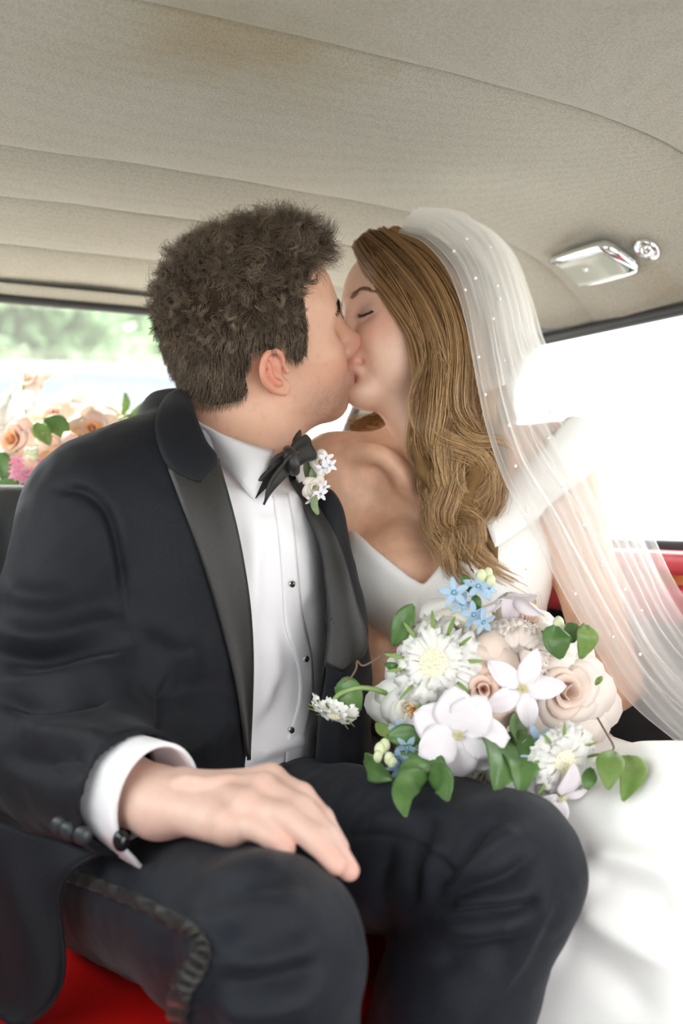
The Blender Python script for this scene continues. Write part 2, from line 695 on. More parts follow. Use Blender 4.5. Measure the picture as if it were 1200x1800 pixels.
# roof skin with the sewn headliner panels hung below it
uu = UC + UW * np.sin(np.linspace(-1, 1, 61) * math.pi / 2)
vv = np.linspace(-0.95, 1.76, 44)
Ug, Vg = np.meshgrid(uu, vv, indexing='ij')
V, F = sheet(C(Ug, Vg, roof_z(Ug, Vg) + 0.035), 0.004)
ceiling = link('ceiling', mesh_from(V, F, 'ceiling'), M['roof_steel'], label='pale grey woven headliner under the car roof', kind='structure')
liner = []
seams = [-0.94, 0.42, 0.97, 1.315, 1.455, 1.60, 1.745]
for i in range(len(seams) - 1):
    a, b = seams[i], seams[i + 1]
    L_ = b - a
    e = np.concatenate([[0, 0.0022, 0.005, 0.010, 0.018], np.linspace(0.03, L_ - 0.03, 22), L_ - np.array([0.018, 0.010, 0.005, 0.0022, 0])])
    v_ = a + e
    U2, V2 = np.meshgrid(UC + UW * np.sin(np.linspace(-1, 1, 81) * math.pi / 2), v_, indexing='ij')
    edge = np.minimum(V2 - a, b - V2)
    am = {0: 0.0, 1: 0.004, 2: 0.009, 3: 0.0035, 4: 0.003, 5: 0.004, 6: 0.0}
    z = roof_z(U2, V2) + am[i] * np.exp(-(V2 - a) / 0.012) + am[i + 1] * np.exp(-(b - V2) / 0.012)
    z = z - (0.014 if i in (1,) else 0.006) * np.sin(np.pi * (V2 - a) / L_) ** 0.7
    # soft drag lines where the cloth is pulled over the roof bows
    z += 0.0016 * vnoise(np.stack([U2 * 1.0, V2 * 2.2, 0 * U2], -1), 7.0, i + 1)
    z += 0.0010 * np.sin(U2 * 38 + V2 * 9) * np.exp(-edge / 0.05) * (0.5 + 0.5 * vnoise(np.stack([U2, V2, 0 * U2], -1), 5.0, 9))
    V, F = sheet(C(U2, V2, z), 0.002)
    liner.append((V, F))
    link('headliner_panel', mesh_from(V, F, 'headliner_panel'), M['headliner'], ceiling)


def ring_panel(fn, outer, inner, thick, n=160):
    """panel with a rounded opening: fn maps (a, b, depth) to the world; outer / inner are closed outlines with the same count"""
    o, i_ = np.asarray(outer), np.asarray(inner)
    k = len(o)
    ts = np.linspace(0, 1, 5)
    V = []
    for dep in (0, thick):
        for t in ts:
            q = i_ * (1 - t) + o * t
            V.append(fn(q[:, 0], q[:, 1], dep))
    V = np.concatenate(V)
    F = []
    m = len(ts)
    for s_ in range(m - 1):
        for j in range(k):
            a, b = s_ * k + j, s_ * k + (j + 1) % k
            F.append((a, b, b + k, a + k))
            a2, b2 = a + m * k, b + m * k
            F.append((a2 + k, b2 + k, b2, a2))
    for j in range(k):
        a, b = j, (j + 1) % k
        F.append((a + m * k, b + m * k, b, a))
    return V, F


def rounded_rect(a0, a1, b0, b1, r, n=12):
    pts = []
    for (ca, cb, s0) in ((a1 - r, b1 - r, 0), (a0 + r, b1 - r, 90), (a0 + r, b0 + r, 180), (a1 - r, b0 + r, 270)):
        for t in np.linspace(0, 90, n):
            q = math.radians(s0 + t)
            pts.append((ca + r * math.cos(q), cb + r * math.sin(q)))
    return np.array(pts)


def rect_like(inner, a0, a1, b0, b1):
    """project an outline's points outwards onto a rectangle"""
    c = np.array([(a0 + a1) / 2, (b0 + b1) / 2])
    h = np.array([(a1 - a0) / 2, (b1 - b0) / 2])
    ci = inner.mean(0)
    d = (inner - ci) / (np.abs(inner - ci).max(0))
    d = d / np.abs(d).max(1, keepdims=True)
    return c + d * h


def gasket(fn, outline, r, flat=1.0):
    pts = fn(outline[:, 0], outline[:, 1], 0)
    k = len(pts)
    T = np.roll(pts, -1, 0) - np.roll(pts, 1, 0)
    T /= np.linalg.norm(T, axis=1, keepdims=True)
    c = pts.mean(0)
    n = np.cross(pts[k // 4] - c, pts[0] - c)
    n /= np.linalg.norm(n)
    B = np.cross(T, n)
    s = 8
    a = np.linspace(0, 2 * np.pi, s, endpoint=False)
    V = pts[:, None] + r * (np.cos(a)[None, :, None] * B[:, None] + flat * np.sin(a)[None, :, None] * n)
    F = [(i * s + j, i * s + (j + 1) % s, ((i + 1) % k) * s + (j + 1) % s, ((i + 1) % k) * s + j) for i in range(k) for j in range(s)]
    return V.reshape(-1, 3), F


def pane(fn, outline):
    p0 = fn(outline[:, 0], outline[:, 1], 0.004)
    p1 = fn(outline[:, 0], outline[:, 1], 0.008)
    k = len(p0)
    F = [tuple(range(k)), tuple(range(2 * k - 1, k - 1, -1))] + [(i, i + k, (i + 1) % k + k, (i + 1) % k) for i in range(k)]
    return np.concatenate([p0, p1]), F


# side wall beyond the bride, with its window
def side_fn(u0):
    return lambda v, z, dep: C(u0 + dep * (1 if u0 > UC else -1) + 0.0 * v, v, z)


for nm, u0, wv in (('wall_right', 1.150, (0.28, 1.56)), ('wall_left', -0.25, (0.10, 1.45))):
    fn = side_fn(u0)
    win = rounded_rect(wv[0], wv[1], 0.948, 1.288, 0.10)
    out = rect_like(win, -0.95, 1.95, 0.12, 1.40)
    w = link(nm, mesh_from(*ring_panel(fn, out, win, 0.03), nm), M['grey_panel'], kind='structure')
    wn = empty('window_1' if u0 > 0.5 else 'window_2', C(u0, 0.9, 0.95), kind='structure')
    link('window_gasket', mesh_from(*gasket(side_fn(u0 - (0.004 if u0 > 0.5 else -0.004)), win, 0.0105), 'gasket'), M['gasket'], wn)
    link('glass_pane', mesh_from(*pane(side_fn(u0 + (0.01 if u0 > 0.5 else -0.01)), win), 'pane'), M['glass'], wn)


# tail wall with the sloping rear window
def tail_fn(u, t, dep):
    return C(u, 1.735 + 0.30 * t + dep * 0.9 - 0.06 * ((u - UC) / UW) ** 2, 1.352 - 0.329 * t + dep * 0.45 - 0.022 * ((u - UC) / UW) ** 2)


win = rounded_rect(-0.10, 1.00, 0.035, 0.93, 0.12)
out = rect_like(win, -0.27, 1.17, -0.03, 1.02)
link('wall_rear', mesh_from(*ring_panel(tail_fn, out, win, 0.02), 'wall_rear'), M['headliner'], kind='structure')
wn = empty('window_3', C(0.45, 1.74, 1.3), kind='structure')
link('window_gasket', mesh_from(*gasket(tail_fn, win, 0.009), 'gasket'), M['gasket'], wn)
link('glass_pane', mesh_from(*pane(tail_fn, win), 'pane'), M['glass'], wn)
V, F = box((-0.25, 1.475, 0.990), (1.15, 2.06, 1.018), 0.004)
link('parcel_shelf', mesh_from(CV(V), F, 'parcel_shelf'), M['shelf'], label='beige cloth parcel shelf below the rear window', kind='structure')
V, F = box((-0.25, -0.95, 0.10), (1.15, 2.06, 0.14), 0.0)
link('floor', mesh_from(CV(V), F, 'floor'), M['carpet'], kind='structure')

# rear seat: charcoal back with soft pleats, red cushion
seat = empty('rear_seat', C(0.45, 1.1, 0.14), label='rear bench seat with charcoal back and red leather cushion under the couple', cat='car seat')
U2, S2 = np.meshgrid(np.linspace(-0.23, 1.13, 137), np.linspace(0, 1, 40), indexing='ij')
prof = spline(np.array([(1.30, 0.50), (1.335, 0.62), (1.37, 0.80), (1.395, 0.95), (1.41, 1.012), (1.435, 1.030), (1.465, 1.012), (1.48, 0.94), (1.48, 0.52)]), 40)
vv_ = np.broadcast_to(prof[None, :, 0], U2.shape) - 0.010 * np.abs(np.sin((U2 + 0.23) / 1.36 * np.pi * 11)) ** 0.5 * (S2 < 0.45)
V, F = sheet(C(U2, vv_, np.broadcast_to(prof[None, :, 1], U2.shape)), 0.01)
link('seat_back', mesh_from(V, F, 'seat_back'), M['charcoal'], seat)
V, F = box((-0.23, 0.92, 0.36), (1.13, 1.36, 0.515), 0.045, 4)
link('seat_cushion', mesh_from(CV(V), F, 'seat_cushion'), M['red_leather'], seat, label='bright red leather cushion')
V, F = box((-0.22, 0.96, 0.135), (1.12, 1.34, 0.37), 0.01)
link('seat_base', mesh_from(CV(V), F, 'seat_base'), M['charcoal'], seat)

# red door top and arm rest below the side window
door = empty('door_1', C(1.1, 0.9, 0.14), label='faded red door top with painted orange sunlit stripe below side window', kind='structure')
for nm, lo, hi, bv, mt in (('door_capping', (1.035, -0.4, 0.918), (1.152, 1.50, 0.947), 0.010, 'rose_red'),
                           ('sun_stripe', (1.060, -0.4, 0.900), (1.150, 1.50, 0.920), 0.003, 'door_sun_stripe'),
                           ('arm_rest', (1.040, 0.1, 0.852), (1.150, 1.40, 0.904), 0.014, 'rose_red'),
                           ('window_sill', (1.110, 0.2, 0.940), (1.156, 1.60, 0.960), 0.005, 'gasket'),
                           ('door_card', (1.085, -0.4, 0.14), (1.150, 1.50, 0.858), 0.01, 'charcoal')):
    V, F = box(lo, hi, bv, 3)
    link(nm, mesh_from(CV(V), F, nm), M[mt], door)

from mathutils.bvhtree import BVHTree


def on_liner(px, py):
    """point of the headliner seen at a pixel"""
    best = None
    for V, F in liner:
        t = BVHTree.FromPolygons([Vector(v) for v in V], [tuple(int(i) for i in q) for q in F])
        loc, n, i, d = t.ray_cast(Vector((0, 0, CAMZ)), Vector(P(px, py, 1.0) - np.array([0, 0, CAMZ])).normalized())
        if loc is not None and (best is None or d < best[0]):
            best = (d, np.array(loc), np.array(n))
    return best


# courtesy lamp on the cant rail: chrome hood over a frosted lens, and a round chrome button beside it
lc = on_liner(1052, 456)[1]
e1 = CV(np.array([0.0, -1.0, 0.0]))          # towards the front of the car (to the right in the picture)
e1 = e1 + np.array([0, 0, -0.01])
e1 /= np.linalg.norm(e1)
nrm = on_liner(1060, 452)[2]
if nrm[1] > 0:
    nrm = -nrm
nrm -= e1 * (nrm @ e1)
nrm /= np.linalg.norm(nrm)
e2 = np.cross(nrm, e1)
if e2[2] > 0:
    e2 = -e2                                  # down the side
lamp = empty('courtesy_lamp', lc, label='chrome framed courtesy lamp with frosted lens on the headliner', cat='car lamp')


def LP(a, b, c):
    return lc + e1 * (a * 0.84 - 0.006) + e2 * b + nrm * c


def lbox(lo, hi, bv, segs=3):
    V, F = box(lo, hi, bv, segs)
    return np.array([LP(*v) for v in V]), F


link('backing_plate', mesh_from(*lbox((-0.075, -0.034, -0.030), (0.075, 0.034, -0.004), 0.01), 'backing_plate'), M['chrome'], lamp)
link('lens', mesh_from(*lbox((-0.070, -0.024, -0.006), (0.058, 0.032, 0.017), 0.010, 4), 'lens'), M['lamp_lens'], lamp)
link('hood', mesh_from(*tube([LP(-0.078, -0.028, 0.008), LP(-0.03, -0.031, 0.013), LP(0.045, -0.031, 0.013), LP(0.066, -0.026, 0.013), LP(0.074, -0.008, 0.012), LP(0.078, 0.026, 0.006)], [0.006, 0.0085, 0.009, 0.010, 0.009, 0.006], 40, 12), 'hood'), M['chrome'], lamp)
link('lens_screw', mesh_from(*ball(LP(-0.008, -0.004, 0.018), 0.004), 'lens_screw'), M['chrome'], lamp)
link('lower_rim', mesh_from(*tube([LP(-0.076, -0.02, 0.004), LP(-0.072, 0.022, 0.004), LP(-0.05, 0.036, 0.004), LP(0.05, 0.036, 0.004), LP(0.074, 0.028, 0.004)], 0.0035, 30, 8), 'lower_rim'), M['chrome'], lamp)
bc = on_liner(1138, 436)[1] + nrm * 0.002
btn = empty('chrome_button', bc, label='small round chrome button beside the courtesy lamp', cat='button')
ang = np.linspace(0, 2 * np.pi, 29)
prof = [(0.0185, -0.010), (0.0205, -0.002), (0.0195, 0.003), (0.0165, 0.005), (0.0135, 0.003), (0.0125, -0.002)]
V = np.array([[bc + e1 * r * math.cos(a) * 1.0 + e2 * r * math.sin(a) + nrm * z for (r, z) in prof] for a in ang[:-1]])
link('bezel', mesh_from(V.reshape(-1, 3), grid_faces(28, len(prof), True), 'bezel'), M['chrome'], btn)
prof = [(0.0130, -0.006), (0.0120, 0.001), (0.0085, 0.0065), (0.004, 0.009), (0.0001, 0.0095)]
V = np.array([[bc + e1 * r * math.cos(a) + e2 * r * math.sin(a) + nrm * z for (r, z) in prof] for a in ang[:-1]])
link('push_dome', mesh_from(V.reshape(-1, 3), grid_faces(28, len(prof), True), 'push_dome'), M['chrome'], btn)

# ------------------------------------------------------------------ outside: pale forecourt, hedge and trees behind the car
M['forecourt'] = pm('pale_gravel', (0.44, 0.43, 0.41), 0.9, col2=(0.36, 0.36, 0.35), cscale=3, bump=0.5, bscale=60)
V, F = box((-60, -60, -0.32), (60, 60, -0.30))
link('ground', mesh_from(V, F, 'ground'), M['forecourt'], kind='structure')


def leaf_cloud(centers, radii, n, size, seed):
    """many small leaf blades filling ellipsoid clumps"""
    r = np.random.default_rng(seed)
    k = len(centers)
    w = np.array([np.prod(q) for q in radii])
    which = r.choice(k, n, p=w / w.sum())
    d = r.normal(size=(n, 3))
    d /= np.linalg.norm(d, axis=1, keepdims=True)
    rad = r.uniform(0.55, 1.05, n) ** 0.6
    c = np.array(centers)[which] + d * rad[:, None] * np.array(radii)[which]
    a = r.normal(size=(n, 3))
    a /= np.linalg.norm(a, axis=1, keepdims=True)
    b = np.cross(a, r.normal(size=(n, 3)))
    b /= np.linalg.norm(b, axis=1, keepdims=True)
    s = size * r.uniform(0.6, 1.3, n)[:, None]
    nn = np.cross(a, b)
    V = np.stack([c - a * s, c + b * s * 0.45 + nn * s * 0.12, c + a * s, c - b * s * 0.45 + nn * s * 0.12], 1).reshape(-1, 3)
    F = np.arange(4 * n).reshape(n, 4)
    return V, F


M['foliage'] = pm('tree_leaves', (0.10, 0.20, 0.075), 0.55, col2=(0.24, 0.36, 0.20), cscale=1.5, translucent=0.35)
M['foliage_light'] = pm('hedge_leaves', (0.22, 0.34, 0.18), 0.55, col2=(0.36, 0.46, 0.30), cscale=2.5, translucent=0.4)
M['bark'] = pm('bark', (0.12, 0.085, 0.06), 0.9, col2=(0.2, 0.15, 0.11), cscale=12, bump=0.8, bscale=40)
trees = [(-3.0, 9.0, 4.4, 'broad dark green tree behind the rear window, at the frame edge'),
         (-2.0, 12.6, 5.0, 'dark green tree seen behind the pale van and the tuxedo collar')]
for i, (x, y, hgt, lab) in enumerate(trees):
    t = empty('garden_tree', (x, y, -0.3), label=lab, cat='tree', group='trees behind the car')
    cs = [(x + random.uniform(-1.1, 1.1), y + random.uniform(-0.6, 0.6), 1.3 + random.uniform(0.5, hgt - 1.9)) for _ in range(16)]
    rs = [(random.uniform(0.6, 0.95), random.uniform(0.5, 0.8), random.uniform(0.5, 0.8)) for _ in range(16)]
    V, F = leaf_cloud(cs, rs, 6500, 0.11, 20 + i)
    o = link('crown', mesh_from(V, F, 'crown'), M['foliage'], t, kind='stuff')
    link('trunk', mesh_from(*tube([(x, y, -0.32), (x + 0.05, y, 1.2), (x - 0.05, y + 0.1, 2.6)], [0.17, 0.13, 0.08], 10, 10), 'trunk'), M['bark'], t)
for i, (x, y, w, lab) in enumerate([(-4.3, 7.6, 0.9, 'rounded light green shrub seen low through the rear window, nearest the tail'),
                                    (-2.2, 8.2, 0.8, 'rounded light green shrub seen low through the rear window, behind the shelf flowers'),
                                    (-0.1, 9.6, 0.6, 'light green shrub seen through the rear window between the two chins')]):
    t = empty('garden_shrub', (x, y, -0.3), label=lab, cat='shrub', group='shrubs behind the car')
    cs = [(x + random.uniform(-w, w), y + random.uniform(-0.4, 0.4), random.uniform(0.0, 1.5)) for _ in range(8)]
    rs = [(random.uniform(0.35, 0.5), random.uniform(0.3, 0.45), random.uniform(0.3, 0.42)) for _ in range(8)]
    V, F = leaf_cloud(cs, rs, 3500, 0.055, 40 + i)
    link('foliage', mesh_from(V, F, 'foliage'), M['foliage_light'], t, kind='stuff')
    link('stem', mesh_from(*tube([(x, y, -0.32), (x + 0.02, y, 0.2), (x, y + 0.03, 0.6)], [0.05, 0.04, 0.02], 8, 8), 'stem'), M['bark'], t)

# a pale parked car on the forecourt, out of focus behind the rear window
M['silver'] = pm('pale_blue_car_paint', (0.060, 0.080, 0.110), 0.7, spec=0.15)
M['car_glass'] = pm('parked_car_glass', (0.10, 0.15, 0.18), 0.08)
M['tyre'] = pm('tyre_rubber', (0.03, 0.03, 0.03), 0.8)
pc = empty('parked_van', (-1.3, 5.8, -0.3), label='pale silver blue van parked behind the rear window', cat='van')


def car_loft(sec, y0, y1, n=18):
    """body from a side outline (x, z), rounded across its width"""
    sec = np.asarray(sec, float)
    ys = np.linspace(-1, 1, n)
    c = sec.mean(0)
    V = []
    for t in ys:
        s_ = (1 - abs(t) ** 6) ** 0.5 * 0.12 + 0.88
        q = c + (sec - c) * s_
        V.append(np.stack([q[:, 0], np.full(len(q), (y0 + y1) / 2 + t * (y1 - y0) / 2), q[:, 1]], -1))
    V = np.array(V)
    k = len(sec)
    F = [(i * k + j, i * k + (j + 1) % k, (i + 1) * k + (j + 1) % k, (i + 1) * k + j) for i in range(n - 1) for j in range(k)]
    F += [tuple(range(k))[::-1], tuple(range((n - 1) * k, n * k))]
    return V.reshape(-1, 3), F


X0 = -3.25
body = spline(np.array([(0, 0.0), (0.02, 0.62), (0.08, 1.30), (0.30, 1.62), (1.1, 1.70), (2.1, 1.70), (2.8, 1.60), (3.25, 1.10), (3.75, 0.92), (3.85, 0.45), (3.8, -0.02), (2.0, -0.08)]) + np.array([X0, 0.02]), 60, True)
link('body', mesh_from(*car_loft(body, 5.0, 6.6), 'body'), M['silver'], pc)
for q in ([(0.45, 1.05), (0.50, 1.42), (1.45, 1.45), (1.45, 1.05)], [(1.62, 1.05), (1.62, 1.45), (2.55, 1.42), (2.9, 1.05)]):
    q = np.array(q) + np.array([X0, 0.02])
    V = np.concatenate([np.stack([q[:, 0], np.full(4, yy), q[:, 1]], -1) for yy in (4.99, 5.08)])
    link('side_window', mesh_from(V, [(0, 1, 2, 3), (7, 6, 5, 4)] + [(i, i + 4, (i + 1) % 4 + 4, (i + 1) % 4) for i in range(4)], 'side_window'), M['car_glass'], pc)
for xx in (0.75, 3.05):
    for yy in (5.02, 6.40):
        a = np.linspace(0, 2 * np.pi, 25)[:-1]
        pr = [(0.05, 0.0), (0.26, 0.0), (0.31, 0.03), (0.31, 0.16), (0.26, 0.19), (0.05, 0.19)]
        V = np.array([[(X0 + xx + r * math.cos(t), yy - 0.02 + w, 0.012 + r * math.sin(t)) for (r, w) in pr] for t in a])
        link('wheel', mesh_from(V.reshape(-1, 3), grid_faces(24, 6, True), 'wheel'), M['tyre'], pc)

# ------------------------------------------------------------------ people: shared helpers


def Rx(a):
    a = math.radians(a)
    return np.array([[1, 0, 0], [0, math.cos(a), -math.sin(a)], [0, math.sin(a), math.cos(a)]])


def Ry(a):
    a = math.radians(a)
    return np.array([[math.cos(a), 0, math.sin(a)], [0, 1, 0], [-math.sin(a), 0, math.cos(a)]])


def Rz(a):
    a = math.radians(a)
    return np.array([[math.cos(a), -math.sin(a), 0], [math.sin(a), math.cos(a), 0], [0, 0, 1]])


def bvh_of(V, Q):
    return BVHTree.FromPolygons([Vector(v) for v in V], [tuple(int(i) for i in q) for q in Q])


CAMP = Vector((0, 0, CAMZ))


def hit(bvh, px, py, off=0.0, d0=1.3):
    """where the measured pixel meets a surface already built, lifted off along its normal"""
    p = P(px, py, 1.0) - np.array(CAMP)
    dr = Vector(p).normalized()
    loc, n, i, dist = bvh.ray_cast(CAMP, dr)
    if loc is None:
        q = P(px, py, d0)
        loc, n, i, dist = bvh.find_nearest(Vector(q))
        if (np.array(loc) - q) @ (np.array(loc) - q) > 0.0009:
            return q
    if n.dot(dr) > 0:
        n = -n
    return np.array(loc + n * off)


def patch(bvh, left, right, nu, nv, off=0.004, thick=0.003, d0=1.3, bulge=0.0, relax=2):
    """cloth piece between two pixel outlines, laid on a surface, with a real thickness"""
    a, b = spline(np.array(left, float), nu), spline(np.array(right, float), nu)
    V = np.zeros((nu, nv, 3))
    for i in range(nu):
        for j in range(nv):
            t = j / (nv - 1)
            q = a[i] * (1 - t) + b[i] * t
            V[i, j] = hit(bvh, q[0], q[1], off + bulge * math.sin(math.pi * t), d0)
    for _ in range(relax):
        W = V.copy()
        W[1:-1] = (V[:-2] + 2 * V[1:-1] + V[2:]) / 4
        W2 = W.copy()
        W2[:, 1:-1] = (W[:, :-2] + 2 * W[:, 1:-1] + W[:, 2:]) / 4
        V = W2
    return sheet(V, thick)


def strands(paths, rad, tip=0.3):
    """hair: (n, m, 3) paths to three-sided tapering fibres"""
    Pn = np.asarray(paths, float)
    n, m, _ = Pn.shape
    T = np.gradient(Pn, axis=1)
    T /= np.linalg.norm(T, axis=-1, keepdims=True) + 1e-12
    ref = np.array([0.31, 0.77, 0.55])
    N1 = np.cross(T, ref)
    N1 /= np.linalg.norm(N1, axis=-1, keepdims=True) + 1e-12
    B = np.cross(T, N1)
    r = (np.broadcast_to(np.asarray(rad, float).reshape(-1, 1), (n, 1)) * np.linspace(1, tip, m)[None])[..., None]
    V = np.stack([Pn + r * (math.cos(a) * N1 + math.sin(a) * B) for a in (0, 2.0944, 4.1888)], 2)
    base = (np.arange(n)[:, None, None] * m + np.arange(m - 1)[None, :, None]) * 3
    j = np.arange(3)[None, None]
    j2 = (j + 1) % 3
    F = np.stack([base + j, base + j2, base + 3 + j2, base + 3 + j], -1).reshape(-1, 4)
    return V.reshape(-1, 3), F, np.repeat(np.arange(n), m * 3), np.tile(np.repeat(np.linspace(0, 1, m), 3), n)


def folds(V, N, lines, gain=1.0):
    """cloth folds on the side turned to the lens: each line = (points, height, width); positive raises a ridge, negative presses a crease"""
    D = np.zeros(len(V))
    px = pix(V)
    view = V - np.array(CAMP)
    view /= np.linalg.norm(view, axis=1, keepdims=True)
    front = np.clip(-(N * view).sum(1) * 3, 0, 1)
    for pts, amp, wid in lines:
        p3 = np.asarray(pts, float)
        q = pix(p3)
        q = spline(q, 12) if len(q) > 2 else q
        dm = p3[:, 1].mean()
        w_px = wid / dm * FPX
        m = ((px > q.min(0) - 4 * w_px) & (px < q.max(0) + 4 * w_px)).all(1) & (np.abs(V[:, 1] - dm) < 0.22)
        if not m.any():
            continue
        d, t = polyline_dist(px[m], q)
        end = np.clip(np.minimum(t, 1 - t) * 5, 0, 1)
        D[m] += amp * gain * np.exp(-(d / w_px) ** 2) * (0.2 + 0.8 * end)
    return V + N * (D * front)[:, None]


def skin_mat(name, tex=(0.96, 0.92, 0.89), rough=0.48, freckle=0.0):
    m = pm(name, (1, 1, 1), rough, col2=tex, cscale=90, cdetail=4, attr='tint', bump=0.05, bscale=700, sss=0.18, sss_r=(0.006,), lo=0.45, hi=0.75)
    return m


M['suit'] = pm('black_wool', (0.0080, 0.0085, 0.0118), 0.62, col2=(0.0115, 0.0122, 0.0165), cscale=500, sheen=0.05, weave=0.25, wscale=1800, spec=0.2)
M['trouser'] = pm('black_wool_trousers', (0.0105, 0.0120, 0.0180), 0.58, col2=(0.0150, 0.0170, 0.0245), cscale=500, sheen=0.06, weave=0.25, wscale=1800, spec=0.22)
M['satin'] = pm('black_satin', (0.0175, 0.0155, 0.0140), 0.38, col2=(0.0220, 0.0195, 0.0175), cscale=300, sheen=0.08, weave=0.2, wscale=2400, spec=0.45)
M['shirt'] = pm('white_shirt_cotton', (0.88, 0.86, 0.89), 0.75, weave=0.15, wscale=2200, sheen=0.1)
M['groom_skin'] = skin_mat('groom_skin')
M['groom_hair'] = pm('dark_brown_hair', (0.05, 0.033, 0.022), 0.5, attr='tint', spec=0.35)
M['hair_base'] = pm('matte_dark_hair', (0.04, 0.026, 0.018), 0.95, attr='tint', spec=0.05)
M['stud'] = pm('silver_stud', (0.75, 0.75, 0.72), 0.2, metallic=1.0)
M['stud_black'] = pm('black_onyx', (0.01, 0.01, 0.012), 0.15)
M['button'] = pm('black_covered_button', (0.03, 0.032, 0.038), 0.4, spec=0.5)

groom = empty('person', (-0.185, 1.255, 0.52), label='person in black tuxedo and bow tie leaning in for a kiss', cat='person')

# skeleton
G_F = np.array([math.sin(math.radians(40)), -math.cos(math.radians(40)), 0])     # where the chest faces
G_R = np.array([-math.cos(math.radians(40)), -math.sin(math.radians(40)), 0])    # his right
UP = np.array([0, 0, 1.0])
N0 = P(400, 775, 1.30)
SH_R = N0 + G_R * 0.165 - UP * 0.092
SH_L = N0 - G_R * 0.125 - UP * 0.115 - G_F * 0.035
PV = np.array([-0.185, 1.265, 0.63])
CH = N0 * 0.62 + PV * 0.38
EL_R = P(25, 1300, 1.13)
WR_R = P(278, 1412, 0.945)
H_R = np.array([-0.25, 1.2, 0.605])
H_L = np.array([-0.12, 1.31, 0.62])
K_R = P(478, 1672, 0.83)
K_L = P(888, 1532, 0.97)
A_R = P(450, 2150, 0.86)
A_L = P(640, 2150, 1.0)
G_HO = P(458, 618, 1.30)                 # head origin, between the ears
G_HR = Rz(15) @ Ry(-21) @ Rx(23)
TR = np.stack([G_F, -G_R, UP], 1)        # torso axes: forward, left, up


def male_head(f):
    """skull, face, nose, lips and jaw in head axes (x forward, y left, z up)"""
    f.ell((-0.006, 0, 0.048), (0.100, 0.076, 0.083), k=0.01)
    f.ell((0.022, 0, 0.050), (0.078, 0.068, 0.070), k=0.03)
    f.ell((0.040, 0, -0.016), (0.056, 0.058, 0.072), k=0.03)
    for s_ in (-1, 1):
        f.cap((0.004, s_ * 0.052, -0.048), (0.062, s_ * 0.020, -0.089), 0.016, 0.017, 0.030)
        f.ell((0.058, s_ * 0.044, -0.014), (0.024, 0.022, 0.022), k=0.03)
        f.ell((0.045, s_ * 0.046, -0.045), (0.03, 0.016, 0.035), k=0.03)
        f.ell((0.098, s_ * 0.034, 0.012), (0.018, 0.017, 0.013), k=0.018, op='s')
        f.ell((0.0735, s_ * 0.032, 0.010), (0.0135, 0.0150, 0.0125), k=0.006)
        f.cap((0.0875, s_ * 0.008, 0.030), (0.078, s_ * 0.046, 0.034), 0.012, 0.010, 0.018)
        f.ell((0.1035, s_ * 0.0120, -0.0330), (0.011, 0.0075, 0.0085), k=0.008)
    f.ell((0.072, 0, -0.092), (0.019, 0.022, 0.015), k=0.022)
    f.cap((0.0900, 0, 0.024), (0.1130, 0, -0.022), 0.0080, 0.0105, 0.014)
    f.ell((0.1160, 0, -0.0270), (0.0115, 0.0115, 0.0100), k=0.010)
    f.ell((0.0935, 0, -0.066), (0.012, 0.026, 0.020), k=0.016)
    f.chain([(0.088, -0.024, -0.066), (0.1005, -0.010, -0.0600), (0.1025, 0, -0.0610), (0.1005, 0.010, -0.0600), (0.088, 0.024, -0.066)], [0.003, 0.0052, 0.0052, 0.0052, 0.003], 0.005)
    f.chain([(0.087, -0.022, -0.068), (0.0985, -0.009, -0.0735), (0.0995, 0, -0.0740), (0.0985, 0.009, -0.0735), (0.087, 0.022, -0.068)], [0.003, 0.0058, 0.0062, 0.0058, 0.003], 0.005)
    f.ell((0.098, 0, -0.086), (0.008, 0.018, 0.006), k=0.010, op='s')
    return f


def ear(f, s_, sc=1.0):
    """outer ear on side s_ (-1 his right)"""
    y0 = s_ * 0.0745

    def q(x, y, z):
        return np.array([x * sc - 0.004, y0 + s_ * y * sc, z * sc - 0.002])
    f.ell(q(-0.010, 0.005, 0.001), (0.0165 * sc, 0.0055 * sc, 0.0285 * sc), k=0.004, R=Rz(s_ * -24) @ Ry(10))
    f.ell(q(0.002, 0.0015, -0.0235), (0.0085 * sc, 0.005 * sc, 0.0105 * sc), k=0.006)
    f.ell(q(-0.001, 0.011, -0.002), (0.0095 * sc, 0.0060 * sc, 0.0125 * sc), k=0.003, op='s')
    f.ell(q(-0.004, 0.013, 0.016), (0.008 * sc, 0.0045 * sc, 0.008 * sc), k=0.003, op='s')
    f.chain([q(0.008, 0.003, 0.006), q(0.007, 0.006, 0.020), q(-0.002, 0.010, 0.0295), q(-0.014, 0.014, 0.0280), q(-0.0235, 0.0175, 0.0160), q(-0.0255, 0.0175, 0.001), q(-0.0205, 0.0135, -0.013), q(-0.011, 0.008, -0.024), q(0.000, 0.005, -0.031)],
            [0.003 * sc, 0.0030 * sc, 0.0034 * sc, 0.0036 * sc, 0.0036 * sc, 0.0034 * sc, 0.0032 * sc, 0.0034 * sc, 0.004 * sc], 0.003, n=22)
    f.chain([q(-0.013, 0.0135, 0.018), q(-0.0155, 0.0140, 0.004), q(-0.0125, 0.0115, -0.008), q(-0.004, 0.0085, -0.0155)], [0.0022 * sc, 0.0030 * sc, 0.0030 * sc, 0.0026 * sc], 0.004, n=12)
    f.ell(q(0.0095, 0.0050, -0.003), (0.0040 * sc, 0.0040 * sc, 0.0055 * sc), k=0.004)


